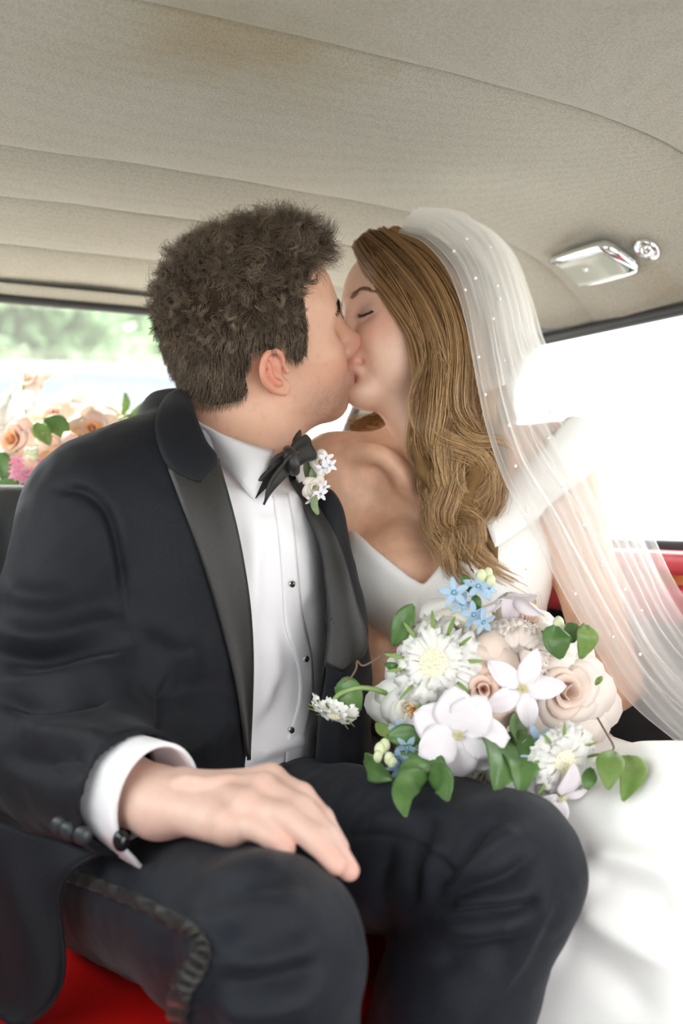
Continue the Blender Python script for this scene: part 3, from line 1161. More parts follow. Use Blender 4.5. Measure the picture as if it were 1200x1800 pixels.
f = Field(G_HO + (-0.17, -0.15, -0.24), G_HO + (0.16, 0.15, 0.20), 0.0020)
f.frame(G_HR, G_HO)
male_head(f)
f.ell((-0.055, 0, -0.010), (0.045, 0.050, 0.055), k=0.03)
f.frame()
nb = N0 - UP * 0.04
f.cap(G_HO + G_HR @ np.array([-0.020, 0, -0.035]), nb, 0.055, 0.057, 0.030)
f.cap(G_HO + G_HR @ np.array([0.030, 0, -0.080]), N0 + G_F * 0.055 - UP * 0.03, 0.020, 0.018, 0.040)
f.frame(G_HR, G_HO)
ear(f, -1, 0.9)
ear(f, 1, 0.9)
GV, GQ = f.mesh(1)
g_head_bvh = bvh_of(GV, GQ)


def to_head(p, R=G_HR, o=G_HO):
    return (np.asarray(p) - o) @ R


# hand: palm and five bent fingers resting on the thigh
K5, K4, K3, K2 = P(398, 1452, 0.882), P(434, 1419, 0.888), P(462, 1390, 0.905), P(476, 1374, 0.932)
T5, T4, T3, T2 = P(503, 1492, 0.858), P(592, 1520, 0.845), P(613, 1530, 0.852), P(596, 1490, 0.88)
fh = Field(P(150, 1560, 0.9) + (-0.03, -0.12, -0.02), P(640, 1310, 0.9) + (0.02, 0.12, 0.02), 0.0018)
fore = (WR_R - EL_R) / np.linalg.norm(WR_R - EL_R)
fh.cap(WR_R - fore * 0.10, WR_R, 0.036, 0.029, 0.01)
fh.cap(WR_R + np.array([0, 0.012, 0.001]), WR_R + np.array([0, -0.012, -0.001]), 0.026, 0.025, 0.012)
for k_, w_, r0, r1 in ((K5, -0.020, 0.017, 0.0128), (K4, -0.007, 0.019, 0.0130), (K3, 0.007, 0.019, 0.0132), (K2, 0.019, 0.018, 0.0130)):
    a = WR_R + np.array([0.012, w_, -0.001 - w_ * 0.1])
    fh.cap(a, k_ - UP * 0.004, r0, r1, 0.018)
for k_, t_, rr, arch in ((K5, T5, 0.0100, 0.007), (K4, T4, 0.0110, 0.012), (K3, T3, 0.0113, 0.014), (K2, T2, 0.0110, 0.012)):
    v = t_ - k_
    m1 = k_ + v * 0.45 + UP * arch
    m2 = k_ + v * 0.75 + UP * arch * 0.75
    fh.cap(k_, m1, rr * 1.14, rr * 1.0, 0.007)
    fh.cap(m1, m2, rr * 1.03, rr * 0.93, 0.004)
    fh.cap(m2, t_, rr * 0.93, rr * 0.76, 0.004)
    fh.ell(k_ + UP * 0.003, (0.010, 0.010, 0.008), k=0.010)
    # extensor tendon on the back of the hand
    fh.cap(WR_R + np.array([0.02, 0, 0.022]), k_ + UP * 0.0085, 0.0025, 0.0035, 0.012)
# web between the fingers
for a, b in ((K5, K4), (K4, K3), (K3, K2)):
    fh.cap(a + (T5 - K5) * 0.12 - UP * 0.003, b + (T4 - K4) * 0.10 - UP * 0.003, 0.0085, 0.0085, 0.008)
# thumb leaves the far side of the palm and lies along the thigh
tb = WR_R + np.array([0.030, 0.030, -0.010])
fh.cap(tb, P(430, 1415, 0.985), 0.017, 0.0145, 0.02)
fh.cap(P(430, 1415, 0.985), P(470, 1440, 0.985), 0.0135, 0.0125, 0.006)
fh.cap(P(470, 1440, 0.985), P(500, 1465, 0.975), 0.0125, 0.0095, 0.004)
# a vein
fh.chain([P(300, 1385, 0.925), P(330, 1372, 0.918), P(365, 1378, 0.912), P(405, 1368, 0.912)], [0.0030, 0.0032, 0.0030, 0.002], 0.008, n=10)
HV, HQ = fh.mesh(1)

# torso and arms under the clothes (coarse), one body with head and hand
fb = Field((-0.45, 0.85, 0.50), (0.30, 1.62, 1.16), 0.008)


def g_torso(f, grow=0.0, k=0.05):
    f.frame(TR, CH)
    f.ell((0.006, 0, 0.0), (0.112 + grow, 0.168 + grow, 0.165 + grow), k=k)
    f.frame(TR, (CH + PV) / 2 + G_F * 0.01)
    f.ell((0, 0, 0), (0.112 + grow, 0.155 + grow, 0.20 + grow), k=k)
    f.frame(TR, PV)
    f.ell((0, 0, 0), (0.115 + grow, 0.165 + grow, 0.12 + grow), k=k)
    f.frame()
    f.cap(SH_R + UP * 0.01, SH_L + UP * 0.01, 0.050 + grow, 0.050 + grow, k)
    f.cap(N0 + G_R * 0.035 - UP * 0.030 - G_F * 0.02, SH_R + UP * 0.028, 0.040 + grow, 0.036 + grow, k)
    f.cap(N0 - G_R * 0.035 - UP * 0.030 - G_F * 0.02, SH_L + UP * 0.028, 0.040 + grow, 0.036 + grow, k)
    return f


g_torso(fb, -0.014)
fb.cap(SH_R, EL_R, 0.048, 0.040, 0.03).cap(EL_R, WR_R, 0.040, 0.028, 0.02)
EL_L = np.array([0.20, 1.50, 0.86])
fb.cap(SH_L, EL_L, 0.046, 0.038, 0.03)
_c0 = P(404, 752, 1.30).astype(np.float32)
_a0 = G_F * 0.46 + UP * 0.89
_a0 = (_a0 / np.linalg.norm(_a0)).astype(np.float32)
fb.fn(lambda p: np.maximum(-((p - _c0) @ _a0) - 0.034, np.linalg.norm(p - _c0, axis=-1) - 0.18), np.array(_c0) - 0.18, np.array(_c0) + 0.18, 0.004, 's')
BV, BQ = fb.mesh(1)

# colours of the skin itself
base = np.array([0.68, 0.405, 0.285])
lv = to_head(GV)
col = np.tile(base, (len(GV), 1))


def blend(col, target, w):
    w = np.clip(w, 0, 1)[:, None]
    return col * (1 - w) + np.array(target) * w


def blob(lv, c, r):
    return np.exp(-(((lv - np.array(c)) / np.array(r)) ** 2).sum(1))


for s_ in (-1, 1):
    col = blend(col, (0.66, 0.27, 0.20), 0.55 * blob(lv, (0.065, s_ * 0.05, -0.03), (0.03, 0.03, 0.03)))
    col = blend(col, (0.68, 0.22, 0.15), 0.8 * blob(lv, (-0.014, s_ * 0.088, 0.004), (0.024, 0.018, 0.036)))
col = blend(col, (0.70, 0.42, 0.30), 0.7 * blob(lv, (0.08, 0, 0.07), (0.05, 0.08, 0.04)))
col = blend(col, (0.62, 0.26, 0.20), 0.5 * blob(lv, (0.118, 0, -0.028), (0.02, 0.02, 0.02)))
jaw = np.clip((-lv[:, 2] - 0.030) / 0.03, 0, 1) * np.clip((lv[:, 0] - 0.002) / 0.035, 0, 1) * np.clip((lv[:, 2] + 0.15) / 0.03, 0, 1)
sp = 0.5 + 0.5 * vnoise(lv, 520, 3)
col = blend(col, (0.36, 0.215, 0.165), jaw * (0.32 + 0.55 * sp))
col = blend(col, (0.58, 0.20, 0.17), 0.8 * np.clip(blob(lv, (0.101, 0, -0.067), (0.012, 0.022, 0.0085)), 0, 1))
fr = np.clip(vnoise(lv, 160, 5) - 0.45, 0, 1) * 1.2
col = blend(col, (0.50, 0.24, 0.13), fr * 0.5)
hl = HV - WR_R
hcol = np.tile(np.array([0.72, 0.48, 0.395]), (len(HV), 1))
for k_ in (K5, K4, K3, K2):
    hcol = blend(hcol, (0.74, 0.40, 0.32), 0.35 * blob(HV, k_, (0.016, 0.016, 0.016)))
for t_ in (T5, T4, T3, T2):
    hcol = blend(hcol, (0.78, 0.36, 0.29), 0.35 * blob(HV, t_, (0.016, 0.016, 0.016)))
allV = np.concatenate([GV, HV, BV])
allQ = np.concatenate([GQ, HQ + len(GV), BQ + len(GV) + len(HV)])
me = mesh_from(allV, allQ, 'body')
set_color(me, np.concatenate([col, hcol, np.tile(base, (len(BV), 1))]))
link('body', me, M['groom_skin'], groom)

# ---- hair: cap along the measured hairline and thousands of curled fibres
line_px = [(556, 462), (536, 482), (527, 510), (536, 545), (541, 585), (540, 622), (524, 640), (506, 628), (492, 618), (464, 612), (444, 630), (432, 655), (436, 690), (418, 706), (380, 714), (335, 702)]
hl_loc = np.array([to_head(hit(g_head_bvh, x, y, 0.0, 1.24))[[0, 2]] for x, y in line_px])
poly = np.concatenate([[(0.100, 0.098), (0.090, 0.094)], hl_loc, [(-0.16, -0.09), (-0.16, 0.25), (0.12, 0.25)]])
hm = in_poly(lv[:, [0, 2]], poly) & (np.abs(lv[:, 1]) < 0.088)
nose_guard = lv[:, 0] < 0.108
GN = normals(GV, GQ)
roots = np.where(hm & nose_guard)[0]
# the ears must stay bare
earm = ((np.abs(lv[:, 1]) > 0.071) & (lv[:, 0] > -0.031) & (lv[:, 0] < 0.010) & (lv[:, 2] < 0.026))
roots = roots[~earm[roots]]


def groom_hair(n, seed, lift):
    r = np.random.default_rng(seed)
    pick = r.choice(roots, n)
    p0 = capV[pick] + r.normal(0, 0.0008, (n, 3))
    nn = GN[pick]
    ll = lv[pick]
    top = np.clip((ll[:, 2] - 0.055) / 0.05, 0, 1)                 # long on top, cropped at sides and nape
    front = np.clip((ll[:, 0] - 0.03) / 0.05, 0, 1) * top
    burn = np.clip((ll[:, 0] - 0.0) / 0.04, 0, 1) * (1 - np.clip((ll[:, 2] - 0.03) / 0.03, 0, 1))
    length = (0.009 + 0.014 * top + 0.003 * front) * (1 - 0.45 * burn) * r.uniform(0.7, 1.25, n)
    m = 7
    t = np.linspace(0, 1, m)
    flow_l = np.stack([0.35 * top + 0.45 * front - 0.25 * (1 - top), 0 * top, -0.9 * (1 - top) + 0.25 * front], -1)
    flow = flow_l @ G_HR.T
    cen = r.choice(roots, 420)
    cl_ = lv[cen]
    near = np.argmin(((ll[:, None] - cl_[None]) ** 2).sum(-1), 1)
    csw = r.normal(0, 0.55, (420, 3))
    cph, ctn = r.uniform(0, 6.28, 420), r.uniform(4.5, 8.0, 420)
    swirl = (csw[near] + 0.25 * r.normal(0, 1, (n, 3))) @ G_HR.T
    d = nn * (0.42 - 0.05 * (1 - top))[:, None] * lift + flow * 0.6 + swirl * (0.25 + 0.65 * top)[:, None]
    d /= np.linalg.norm(d, axis=1, keepdims=True)
    s1 = np.cross(d, nn)
    s1 /= np.linalg.norm(s1, axis=1, keepdims=True) + 1e-9
    s2 = np.cross(d, s1)
    ph = cph[near] + r.normal(0, 0.35, n)
    cr = (0.0010 + 0.0052 * top) * r.uniform(0.5, 1.3, n)
    turns = ctn[near]
    a = ph[:, None] + t[None] * turns[:, None] * (0.4 + 0.6 * top[:, None])
    path = p0[:, None] + d[:, None] * (length[:, None] * t[None])[..., None] + cr[:, None, None] * t[None, :, None] ** 0.7 * (np.cos(a)[..., None] * s1[:, None] + np.sin(a)[..., None] * s2[:, None])
    path += (capV[cen][near] - p0)[:, None] * (0.35 * top[:, None] * t[None] ** 1.3)[..., None]
    path += (flow * 0.22)[:, None] * (length[:, None] * t[None] ** 2)[..., None]
    return path, near


# under-layer that closes the gaps between the fibres
sel = np.zeros(len(GV), bool)
sel[roots] = True
w = sel.astype(float)
for _ in range(6):
    w = laplace(np.repeat(w[:, None], 3, 1), GQ, 0.6)[:, 0]
top_all = np.clip((lv[:, 2] - 0.055) / 0.05, 0, 1)
fronta = np.clip((lv[:, 0] - 0.02) / 0.05, 0, 1) * top_all
lift_ = (0.0022 + 0.012 * top_all + 0.004 * fronta) * np.clip((w - 0.35) / 0.5, 0, 1) + (0.0008 + 0.0045 * top_all) * vnoise(lv, 65, 31) * w
capV = GV + GN * (lift_ - 0.0006)[:, None] + (np.array([0.6, 0, 0.1]) @ G_HR.T) * (0.006 * fronta * w)[:, None]
pth, near_g = groom_hair(25000, 3, 1.0)
def curl_locks(n, seed):
    r = np.random.default_rng(seed)
    cand = roots[lv[roots, 2] > 0.045]
    out, ids = [], []
    for q in range(n):
        i = r.choice(cand)
        nn, p0 = GN[i], capV[i]
        tan = r.normal(size=3) + (np.array([0.9, 0, 0.0]) @ G_HR.T)
        tan -= nn * (tan @ nn)
        tan /= np.linalg.norm(tan)
        side = np.cross(nn, tan)
        rad = r.uniform(0.006, 0.0115)
        sweep = r.uniform(1.8, 3.3)
        a = np.linspace(0, sweep, 10)
        sh = r.uniform(0.3, 0.75)
        for _ in range(16):
            jit = r.normal(0, 0.0012, 3)
            rr = rad * r.uniform(0.85, 1.12)
            # loop lying partly on the head, rising off it
            x, y = rr * np.sin(a), rr * (1 - np.cos(a))
            out.append(p0 + jit + tan * x[:, None] + side * (y * (1 - sh))[:, None] + nn * (y * sh + 0.0022 + 0.0008 * a / sweep)[:, None])
            ids.append(q)
    return np.array(out), np.array(ids)


V, F, sid, tt = strands(pth, rng.uniform(0.00019, 0.00032, len(pth)), 0.4)
me = mesh_from(V, F, 'hair')
tone = np.clip(rng.uniform(0, 0.75, len(pth)) + 0.35 * rng.uniform(0, 1, 420)[near_g], 0, 1)
c0, c1 = np.array([0.052, 0.034, 0.022]), np.array([0.32, 0.235, 0.165])
sc_ = (tone ** 2.2)[:, None]
set_color(me, (c0 * (1 - sc_) + c1 * sc_)[sid])
hair = link('hair', me, M['groom_hair'], groom, label='short curly dark brown hair', kind='stuff')
cp, cid = curl_locks(420, 8)
V, F, sid, tt = strands(cp, rng.uniform(0.00018, 0.00030, len(cp)), 0.45)
me = mesh_from(V, F, 'hair_curls')
sc_ = np.clip(rng.uniform(0, 0.55, len(cp)) + 0.6 * rng.uniform(0, 1, 420)[cid] ** 2, 0, 1)[:, None]
set_color(me, (c0 * (1 - sc_) + c1 * 1.15 * sc_)[sid])
link('hair_curls', me, M['groom_hair'], hair, kind='stuff')
V2, Q2, used = keep_faces(capV, GQ, sel)
me = mesh_from(V2, Q2, 'hair_underlayer')
set_color(me, np.tile(np.array([0.040, 0.026, 0.018]), (len(V2), 1)))
link('hair_underlayer', me, M['hair_base'], hair)
# eyebrow and lashes
for s_ in (-1, 1):
    bro = []
    for _ in range(170):
        t = random.random()
        q = np.array([0.0965 - 0.016 * t ** 2, s_ * (0.012 + 0.038 * t), 0.031 + 0.008 * math.sin(t * 2.4) - 0.004 * t]) + np.random.default_rng(_).normal(0, 0.0016, 3)
        loc, n, i, dist = g_head_bvh.find_nearest(Vector(G_HR @ q + G_HO))
        n = np.array(n)
        dirn = G_HR @ np.array([-0.3, s_ * 0.9, 0.15 - 0.5 * t])
        bro.append([np.array(loc) + n * 0.0015 * u * (2 - u) + dirn * 0.006 * u for u in np.linspace(0, 1, 5)])
    V, F, sid, tt = strands(np.array(bro), 0.0005, 0.3)
    me = mesh_from(V, F, 'eyebrow')
    set_color(me, np.tile(np.array([0.045, 0.025, 0.015]), (len(V), 1)))
    link('eyebrow', me, M['groom_hair'], groom)

# ------------------------------------------------------------------ the groom's clothes
def ray_prism(poly, dmin, dmax, rnd=0.0):
    """solid that a measured outline cuts through the cloth, between two depths; metres"""
    poly = np.asarray(poly, float)
    closed = np.concatenate([poly, poly[:1]])

    def fn(p):
        sh = p.shape[:-1]
        q = p.reshape(-1, 3).astype(float)
        px = pix(q)
        d, _ = polyline_dist(px, closed)
        d = d * q[:, 1] / FPX
        d = np.where(in_poly(px, poly), -d, d)
        d = np.maximum(d, np.maximum(dmin - q[:, 1], q[:, 1] - dmax))
        return (d - rnd).reshape(sh).astype(np.float32)
    c = np.array([P(x, y, dd) for x, y in poly for dd in (dmin, dmax)])
    return fn, c.min(0), c.max(0)


SL_END = WR_R - fore * 0.034
fj = Field((-0.46, 0.84, 0.54), (0.16, 1.60, 1.17), 0.0036)
g_torso(fj, 0.015, 0.05)
fj.frame(TR, CH)
fj.ell((0.020, -0.055, 0.06), (0.105, 0.11, 0.14), k=0.05)       # chest canvas
fj.frame()
fj.cap(SH_R + G_R * 0.008 + UP * 0.012, SH_R + G_R * 0.022 - UP * 0.02, 0.055, 0.062, 0.035)
fj.cap(SH_R + G_R * 0.02, EL_R + UP * 0.01, 0.067, 0.062, 0.03)
fj.cap(EL_R, SL_END + fore * 0.03, 0.064, 0.0575, 0.03)
fj.cap(SH_L, np.array([0.12, 1.49, 0.86]), 0.060, 0.055, 0.03)
fj.ell(P(598, 1230, 1.215), (0.036, 0.05, 0.155), k=0.03)          # open left front falling away from the shirt
fj.ell(P(575, 1010, 1.24), (0.028, 0.04, 0.10), k=0.03)
fj.ell(P(215, 1360, 1.13), (0.09, 0.10, 0.14), k=0.05)             # right front over the hip
# collar stand behind the neck
fj.chain([N0 + G_R * 0.072 + UP * 0.000 + G_F * 0.01, N0 + G_R * 0.062 - G_F * 0.045 + UP * 0.030, N0 - G_F * 0.074 + UP * 0.042, N0 - G_R * 0.062 - G_F * 0.045 + UP * 0.030, N0 - G_R * 0.070 + UP * 0.000 + G_F * 0.01], [0.020, 0.017, 0.015, 0.017, 0.020], 0.03, n=16)
# room for the wrist in the sleeve end
pl = SL_END
fj.fn(lambda p: np.maximum(-((p - pl.astype(np.float32)) @ fore.astype(np.float32)), np.linalg.norm(p - pl.astype(np.float32), axis=-1) - 0.10), pl - 0.1, pl + 0.1, 0.004, 's')
V0, Q0 = fj.mesh(2)
jacket0_bvh = bvh_of(V0, Q0)
fj.cap(SL_END - fore * 0.05, SL_END + fore * 0.03, 0.0515, 0.0535, 0.003, 's')
open_px = [(330, 700), (352, 752), (378, 822), (410, 935), (431, 1060), (438, 1160), (437, 1250), (431, 1345), (425, 1480), (548, 1480), (545, 1400), (556, 1290), (574, 1180), (580, 1090), (572, 1010), (556, 945), (528, 885), (506, 840), (520, 700)]
fn, lo, hi = ray_prism(open_px, 0.95, 1.275)
fj.fn(fn, lo, hi, 0.004, 's')
# neck hole
fj.cap(N0 - UP * 0.03, N0 + UP * 0.16 + G_F * 0.05, 0.066, 0.075, 0.008, 's')
JV, JQ = fj.mesh(1)
JN = normals(JV, JQ)
L3 = lambda pts, d: [P(x, y, dd) for (x, y), dd in zip(pts, np.broadcast_to(d, (len(pts),)))]
jf = [
    # folds at the bent elbow and in the sleeve
    (L3([(-10, 1105), (60, 1120), (150, 1105), (225, 1085)], [1.05, 1.04, 1.06, 1.10]), 0.006, 0.012),
    (L3([(-10, 1150), (70, 1165), (165, 1140), (235, 1130)], [1.05, 1.04, 1.06, 1.10]), -0.006, 0.008),
    (L3([(-10, 1195), (80, 1200), (160, 1185), (220, 1160)], [1.05, 1.04, 1.06, 1.10]), 0.007, 0.012),
    (L3([(0, 1235), (70, 1240), (150, 1228), (200, 1215)], [1.05, 1.03, 1.05, 1.08]), -0.007, 0.007),
    (L3([(30, 1280), (120, 1290), (200, 1296)], [1.02, 0.99, 0.97]), 0.005, 0.010),
    (L3([(0, 1330), (90, 1345), (150, 1330)], [1.02, 0.99, 0.97]), -0.004, 0.012),
    (L3([(5, 1030), (60, 1050), (130, 1040)], [1.06, 1.05, 1.08]), 0.004, 0.012),
    (L3([(100, 860), (150, 865), (190, 905), (212, 990), (222, 1080)], [1.10, 1.11, 1.12, 1.12, 1.12]), -0.006, 0.0055),
    (L3([(225, 900), (222, 1000), (228, 1100)], [1.14, 1.13, 1.12]), 0.003, 0.02),
    # front panel
    (L3([(300, 1185), (285, 1240), (268, 1300)], [1.12, 1.11, 1.10]), -0.0022, 0.003),
    (L3([(240, 1120), (300, 1150), (360, 1140)], [1.12, 1.11, 1.12]), 0.005, 0.014),
    (L3([(235, 1180), (290, 1215), (400, 1200)], [1.12, 1.11, 1.12]), -0.005, 0.014),
    (L3([(300, 1330), (360, 1300), (420, 1240)], [1.10, 1.10, 1.12]), 0.005, 0.014),
    (L3([(575, 1060), (600, 1130), (600, 1220)], [1.2, 1.2, 1.2]), 0.004, 0.01),
    (L3([(585, 1200), (620, 1260), (610, 1330)], [1.2, 1.2, 1.2]), -0.004, 0.01),
]
JV = folds(JV, JN, jf, 1.7)
JV += JN * (0.0016 * vnoise(JV, 26, 3) + 0.0010 * vnoise(JV, 55, 4))[:, None]
jacket = link('jacket', mesh_from(JV, JQ, 'jacket'), M['suit'], groom, label='black wool tuxedo jacket')

# shirt front
fs = Field((-0.36, 1.02, 0.58), (0.10, 1.50, 1.12), 0.0036)
g_torso(fs, 0.004, 0.05)
fs.frame(TR, CH)
fs.ell((0.020, 0.01, 0.05), (0.100, 0.10, 0.15), k=0.05)
fs.frame()
fs.cap(N0 - UP * 0.03, N0 - UP * 0.02 + G_F * 0.012, 0.066, 0.060, 0.02)
_cc, _an = P(404, 752, 1.30).astype(np.float32), None
ax_n = G_F * 0.46 + UP * 0.89
ax_n /= np.linalg.norm(ax_n)
_an = ax_n.astype(np.float32)
fs.fn(lambda p: np.maximum(-((p - _cc) @ _an) - 0.020, np.linalg.norm(p - _cc, axis=-1) - 0.16), np.array(_cc) - 0.16, np.array(_cc) + 0.16, 0.004, 's')
SV, SQ = fs.mesh(2)
SN = normals(SV, SQ)
sf = [
    (L3([(440, 900), (450, 1000), (445, 1100)], 1.2), 0.004, 0.012),
    (L3([(470, 950), (462, 1050), (455, 1180)], 1.18), -0.003, 0.010),
    (L3([(470, 1120), (480, 1180), (460, 1260)], 1.18), 0.005, 0.012),
    (L3([(450, 1290), (480, 1250), (500, 1190)], 1.17), -0.004, 0.010),
    (L3([(520, 930), (530, 1000), (540, 1080)], 1.18), 0.004, 0.012),
    (L3([(545, 1040), (540, 1130), (530, 1210)], 1.18), -0.004, 0.010),
    (L3([(440, 1330), (490, 1310), (540, 1290)], 1.17), 0.006, 0.012),
    (L3([(440, 1355), (490, 1340), (545, 1330)], 1.17), -0.005, 0.009),
    (L3([(455, 900), (490, 900), (520, 930)], 1.2), -0.002, 0.008),
]
SV = folds(SV, SN, sf, 1.5)
SV += SN * (0.0014 * vnoise(SV, 30, 7))[:, None]
shirt_bvh = bvh_of(SV, SQ)
shirt = link('shirt', mesh_from(SV, SQ, 'shirt'), M['shirt'], groom, label='white dress shirt')
V, F = patch(shirt_bvh, [(478, 872), (487, 930), (494, 1010), (497, 1075), (503, 1115), (520, 1165), (524, 1230), (505, 1290), (500, 1350)],
             [(505, 868), (516, 930), (524, 1010), (530, 1075), (540, 1120), (548, 1165), (548, 1230), (535, 1290), (530, 1350)], 40, 6, 0.0012, 0.0014, 1.18)
link('button_placket', mesh_from(V, F, 'button_placket'), M['shirt'], shirt)
for (x, y) in ((509, 1026), (532, 1157), (507, 1285)):
    c = hit(shirt_bvh, x, y, 0.0042, 1.18)
    o = link('shirt_stud', mesh_from(*ball(c, (0.0042, 0.0030, 0.0042), 12, 8), 'shirt_stud'), M['stud'], shirt)
    link('stud_center', mesh_from(*ball(c + np.array([0.0005, -0.0022, 0.0]), (0.0020, 0.0014, 0.0026), 10, 6), 'stud_center'), M['stud_black'], shirt)

# turned-down collar: a band round the neck with two points in front
ax_n = G_F * 0.46 + UP * 0.89
ax_n /= np.linalg.norm(ax_n)
cf = G_F - ax_n * (G_F @ ax_n)
cf /= np.linalg.norm(cf)
cl = np.cross(ax_n, cf)
cc = P(410, 757, 1.30)


def collar_pt(th, h, r):
    return cc + cf * math.cos(th) * r * (1.52 if math.cos(th) > 0 else 1.10) + cl * math.sin(th) * r + ax_n * h


nu, nv = 61, 9
for s_ in (1,):
    V = np.zeros((nu, nv, 3))
    for i in range(nu):
        th = math.radians(9 + (351 - 9) * i / (nu - 1))
        e = min(abs(th), abs(2 * math.pi - th))
        pt = np.clip((math.radians(75) - e) / math.radians(60), 0, 1)          # collar points near the throat
        top = 0.016 + 0.004 * math.cos(th)
        low = -0.034 - 0.074 * pt ** 1.2
        for j in range(nv):
            t = j / (nv - 1)
            h = top + (low - top) * t
            r = 0.0670 + 0.013 * t + 0.003 * math.sin(math.pi * t) + 0.048 * pt * t ** 1.2
            g0 = 9 + 24 * t
            V[i, j] = collar_pt(math.radians(g0 + (360 - 2 * g0) * i / (nu - 1)), h, r)
    # the near leaf of the collar lies on the shirt down to its point
    edge_px = spline(np.array([(352, 778), (378, 812), (410, 850), (443, 883)]), 30)
    for i in range(nu):
        a_ = 9 + 342 * i / (nu - 1)
        if a_ < 268:
            continue
        u_ = np.clip((a_ - 284) / (351 - 284), 0, 1)
        q = edge_px[int(round(u_ * 29))]
        low3 = hit(shirt_bvh, q[0], q[1], 0.0065, 1.21)
        wgt = np.clip((a_ - 268) / 20, 0, 1)
        top3 = V[i, 0].copy()
        nn_ = np.cross(low3 - top3, cl)
        nn_ = np.array([0.2, -1.0, 0.1])
        for j in range(nv):
            t = j / (nv - 1)
            V[i, j] = V[i, j] * (1 - wgt) + wgt * (top3 * (1 - t) + low3 * t + nn_ * 0.007 * math.sin(math.pi * t))
    Vm, Fm = sheet(V, 0.0022)
    link('collar', mesh_from(Vm, Fm, 'collar'), M['shirt'], shirt)
V = np.array([[collar_pt(math.radians(24 + 312 * i / 60), -0.035 + 0.050 * j / 4, 0.0630) for j in range(5)] for i in range(61)])
Vm, Fm = sheet(V, 0.0018)
link('collar_stand', mesh_from(Vm, Fm, 'collar_stand'), M['shirt'], shirt)

# jacket collar and satin peak lapels
V, F = patch(jacket0_bvh, [(297, 706), (280, 732), (273, 768), (294, 826), (342, 852)], [(322, 694), (338, 735), (358, 785), (377, 814), (347, 853)], 30, 9, 0.0075, 0.004, 1.22, 0.002, 3)
link('jacket_collar', mesh_from(V, F, 'jacket_collar'), M['suit'], jacket)
V, F = patch(jacket0_bvh, [(294, 826), (318, 890), (345, 962), (376, 1062), (408, 1190), (428, 1325)], [(380, 812), (412, 930), (433, 1050), (440, 1150), (438, 1240), (432, 1335)], 46, 11, 0.005, 0.004, 1.16, 0.003, 3)
link('lapel', mesh_from(V, F, 'lapel'), M['satin'], jacket, label='satin peak lapel')
V, F = patch(jacket0_bvh, [(507, 850), (535, 895), (560, 948), (574, 1020), (581, 1090), (576, 1170)], [(530, 838), (566, 900), (598, 975), (620, 1060), (638, 1140), (600, 1180)], 40, 9, 0.005, 0.004, 1.24, 0.002, 3)
link('lapel', mesh_from(V, F, 'lapel'), M['satin'], jacket, label='satin lapel on the far front')
# rounded front quarter hanging beside the thigh
ln = spline(np.array([(175, 1500), (122, 1535), (104, 1580), (108, 1640), (112, 1700), (98, 1750), (62, 1790), (20, 1805)]), 30)
V = np.zeros((30, 14, 3))
for i in range(30):
    for j in range(14):
        t = j / 13
        x = ln[i, 0] * (1 - t) + (-90) * t
        y = ln[i, 1] * (1 - t) + (1420 + (ln[i, 1] - 1500) * 1.0) * t
        V[i, j] = P(x, y, 0.985 + 0.06 * t + 0.0006 * (i - 10) + 0.012 * math.sin(t * 7 + i * 0.15))
Vm, Fm = sheet(V, 0.004)
link('jacket_front_quarter', mesh_from(Vm, Fm, 'jacket_front_quarter'), M['suit'], jacket)
V, F = tube([V[i, 0] for i in range(0, 30, 3)], 0.0024, 40, 6)
link('jacket_edge', mesh_from(V, F, 'jacket_edge'), M['suit'], jacket)
# sleeve buttons
for (x, y) in ((111, 1446), (127, 1456), (147, 1465)):
    j_ = hit(bvh_of(JV, JQ), x, y, 0.004, 0.95) if x == 111 else hit(jk_bvh, x, y, 0.004, 0.95)
    if x == 111:
        jk_bvh = bvh_of(JV, JQ)
    V, F = ball(j_, (0.0085, 0.005, 0.0085), 14, 8)
    link('sleeve_button', mesh_from(V, F, 'sleeve_button'), M['button'], jacket)

# shirt cuff round the wrist
e_u = np.cross(fore, UP)
e_u /= np.linalg.norm(e_u)
e_v = np.cross(e_u, fore)
nu, nv = 49, 8
V = np.zeros((nu, nv, 3))
for i in range(nu):
    th = math.radians(-90 + 12 + (360 - 24) * i / (nu - 1))
    lip = np.clip((abs(i - (nu - 1) / 2) / ((nu - 1) / 2) - 0.86) / 0.14, 0, 1)
    for j in range(nv):
        t = j / (nv - 1)
        a = SL_END - fore * 0.03 + fore * (0.030 + 0.034) * t
        rr = 0.0475 + 0.003 * t
        V[i, j] = a + e_u * math.cos(th) * rr * (0.86 - 0.10 * lip) + e_v * math.sin(th) * (rr * 1.02 + 0.010 * lip)
Vm, Fm = sheet(V, 0.004)
cuff = link('shirt_cuff', mesh_from(Vm, Fm, 'shirt_cuff'), M['shirt'], groom, label='white folded shirt cuff')
c = P(213, 1478, 0.915)
V, F = ball(c, (0.0075, 0.006, 0.0095), 12, 8)
link('cufflink', mesh_from(V, F, 'cufflink'), M['stud_black'], cuff, label='black oval cufflink')

# bow tie
bow = empty('bow_tie', P(502, 812, 1.205), label=None)
bow.parent = groom
bow.matrix_parent_inverse = Matrix.Translation(-groom.location)
bow['label'] = 'black satin bow tie'


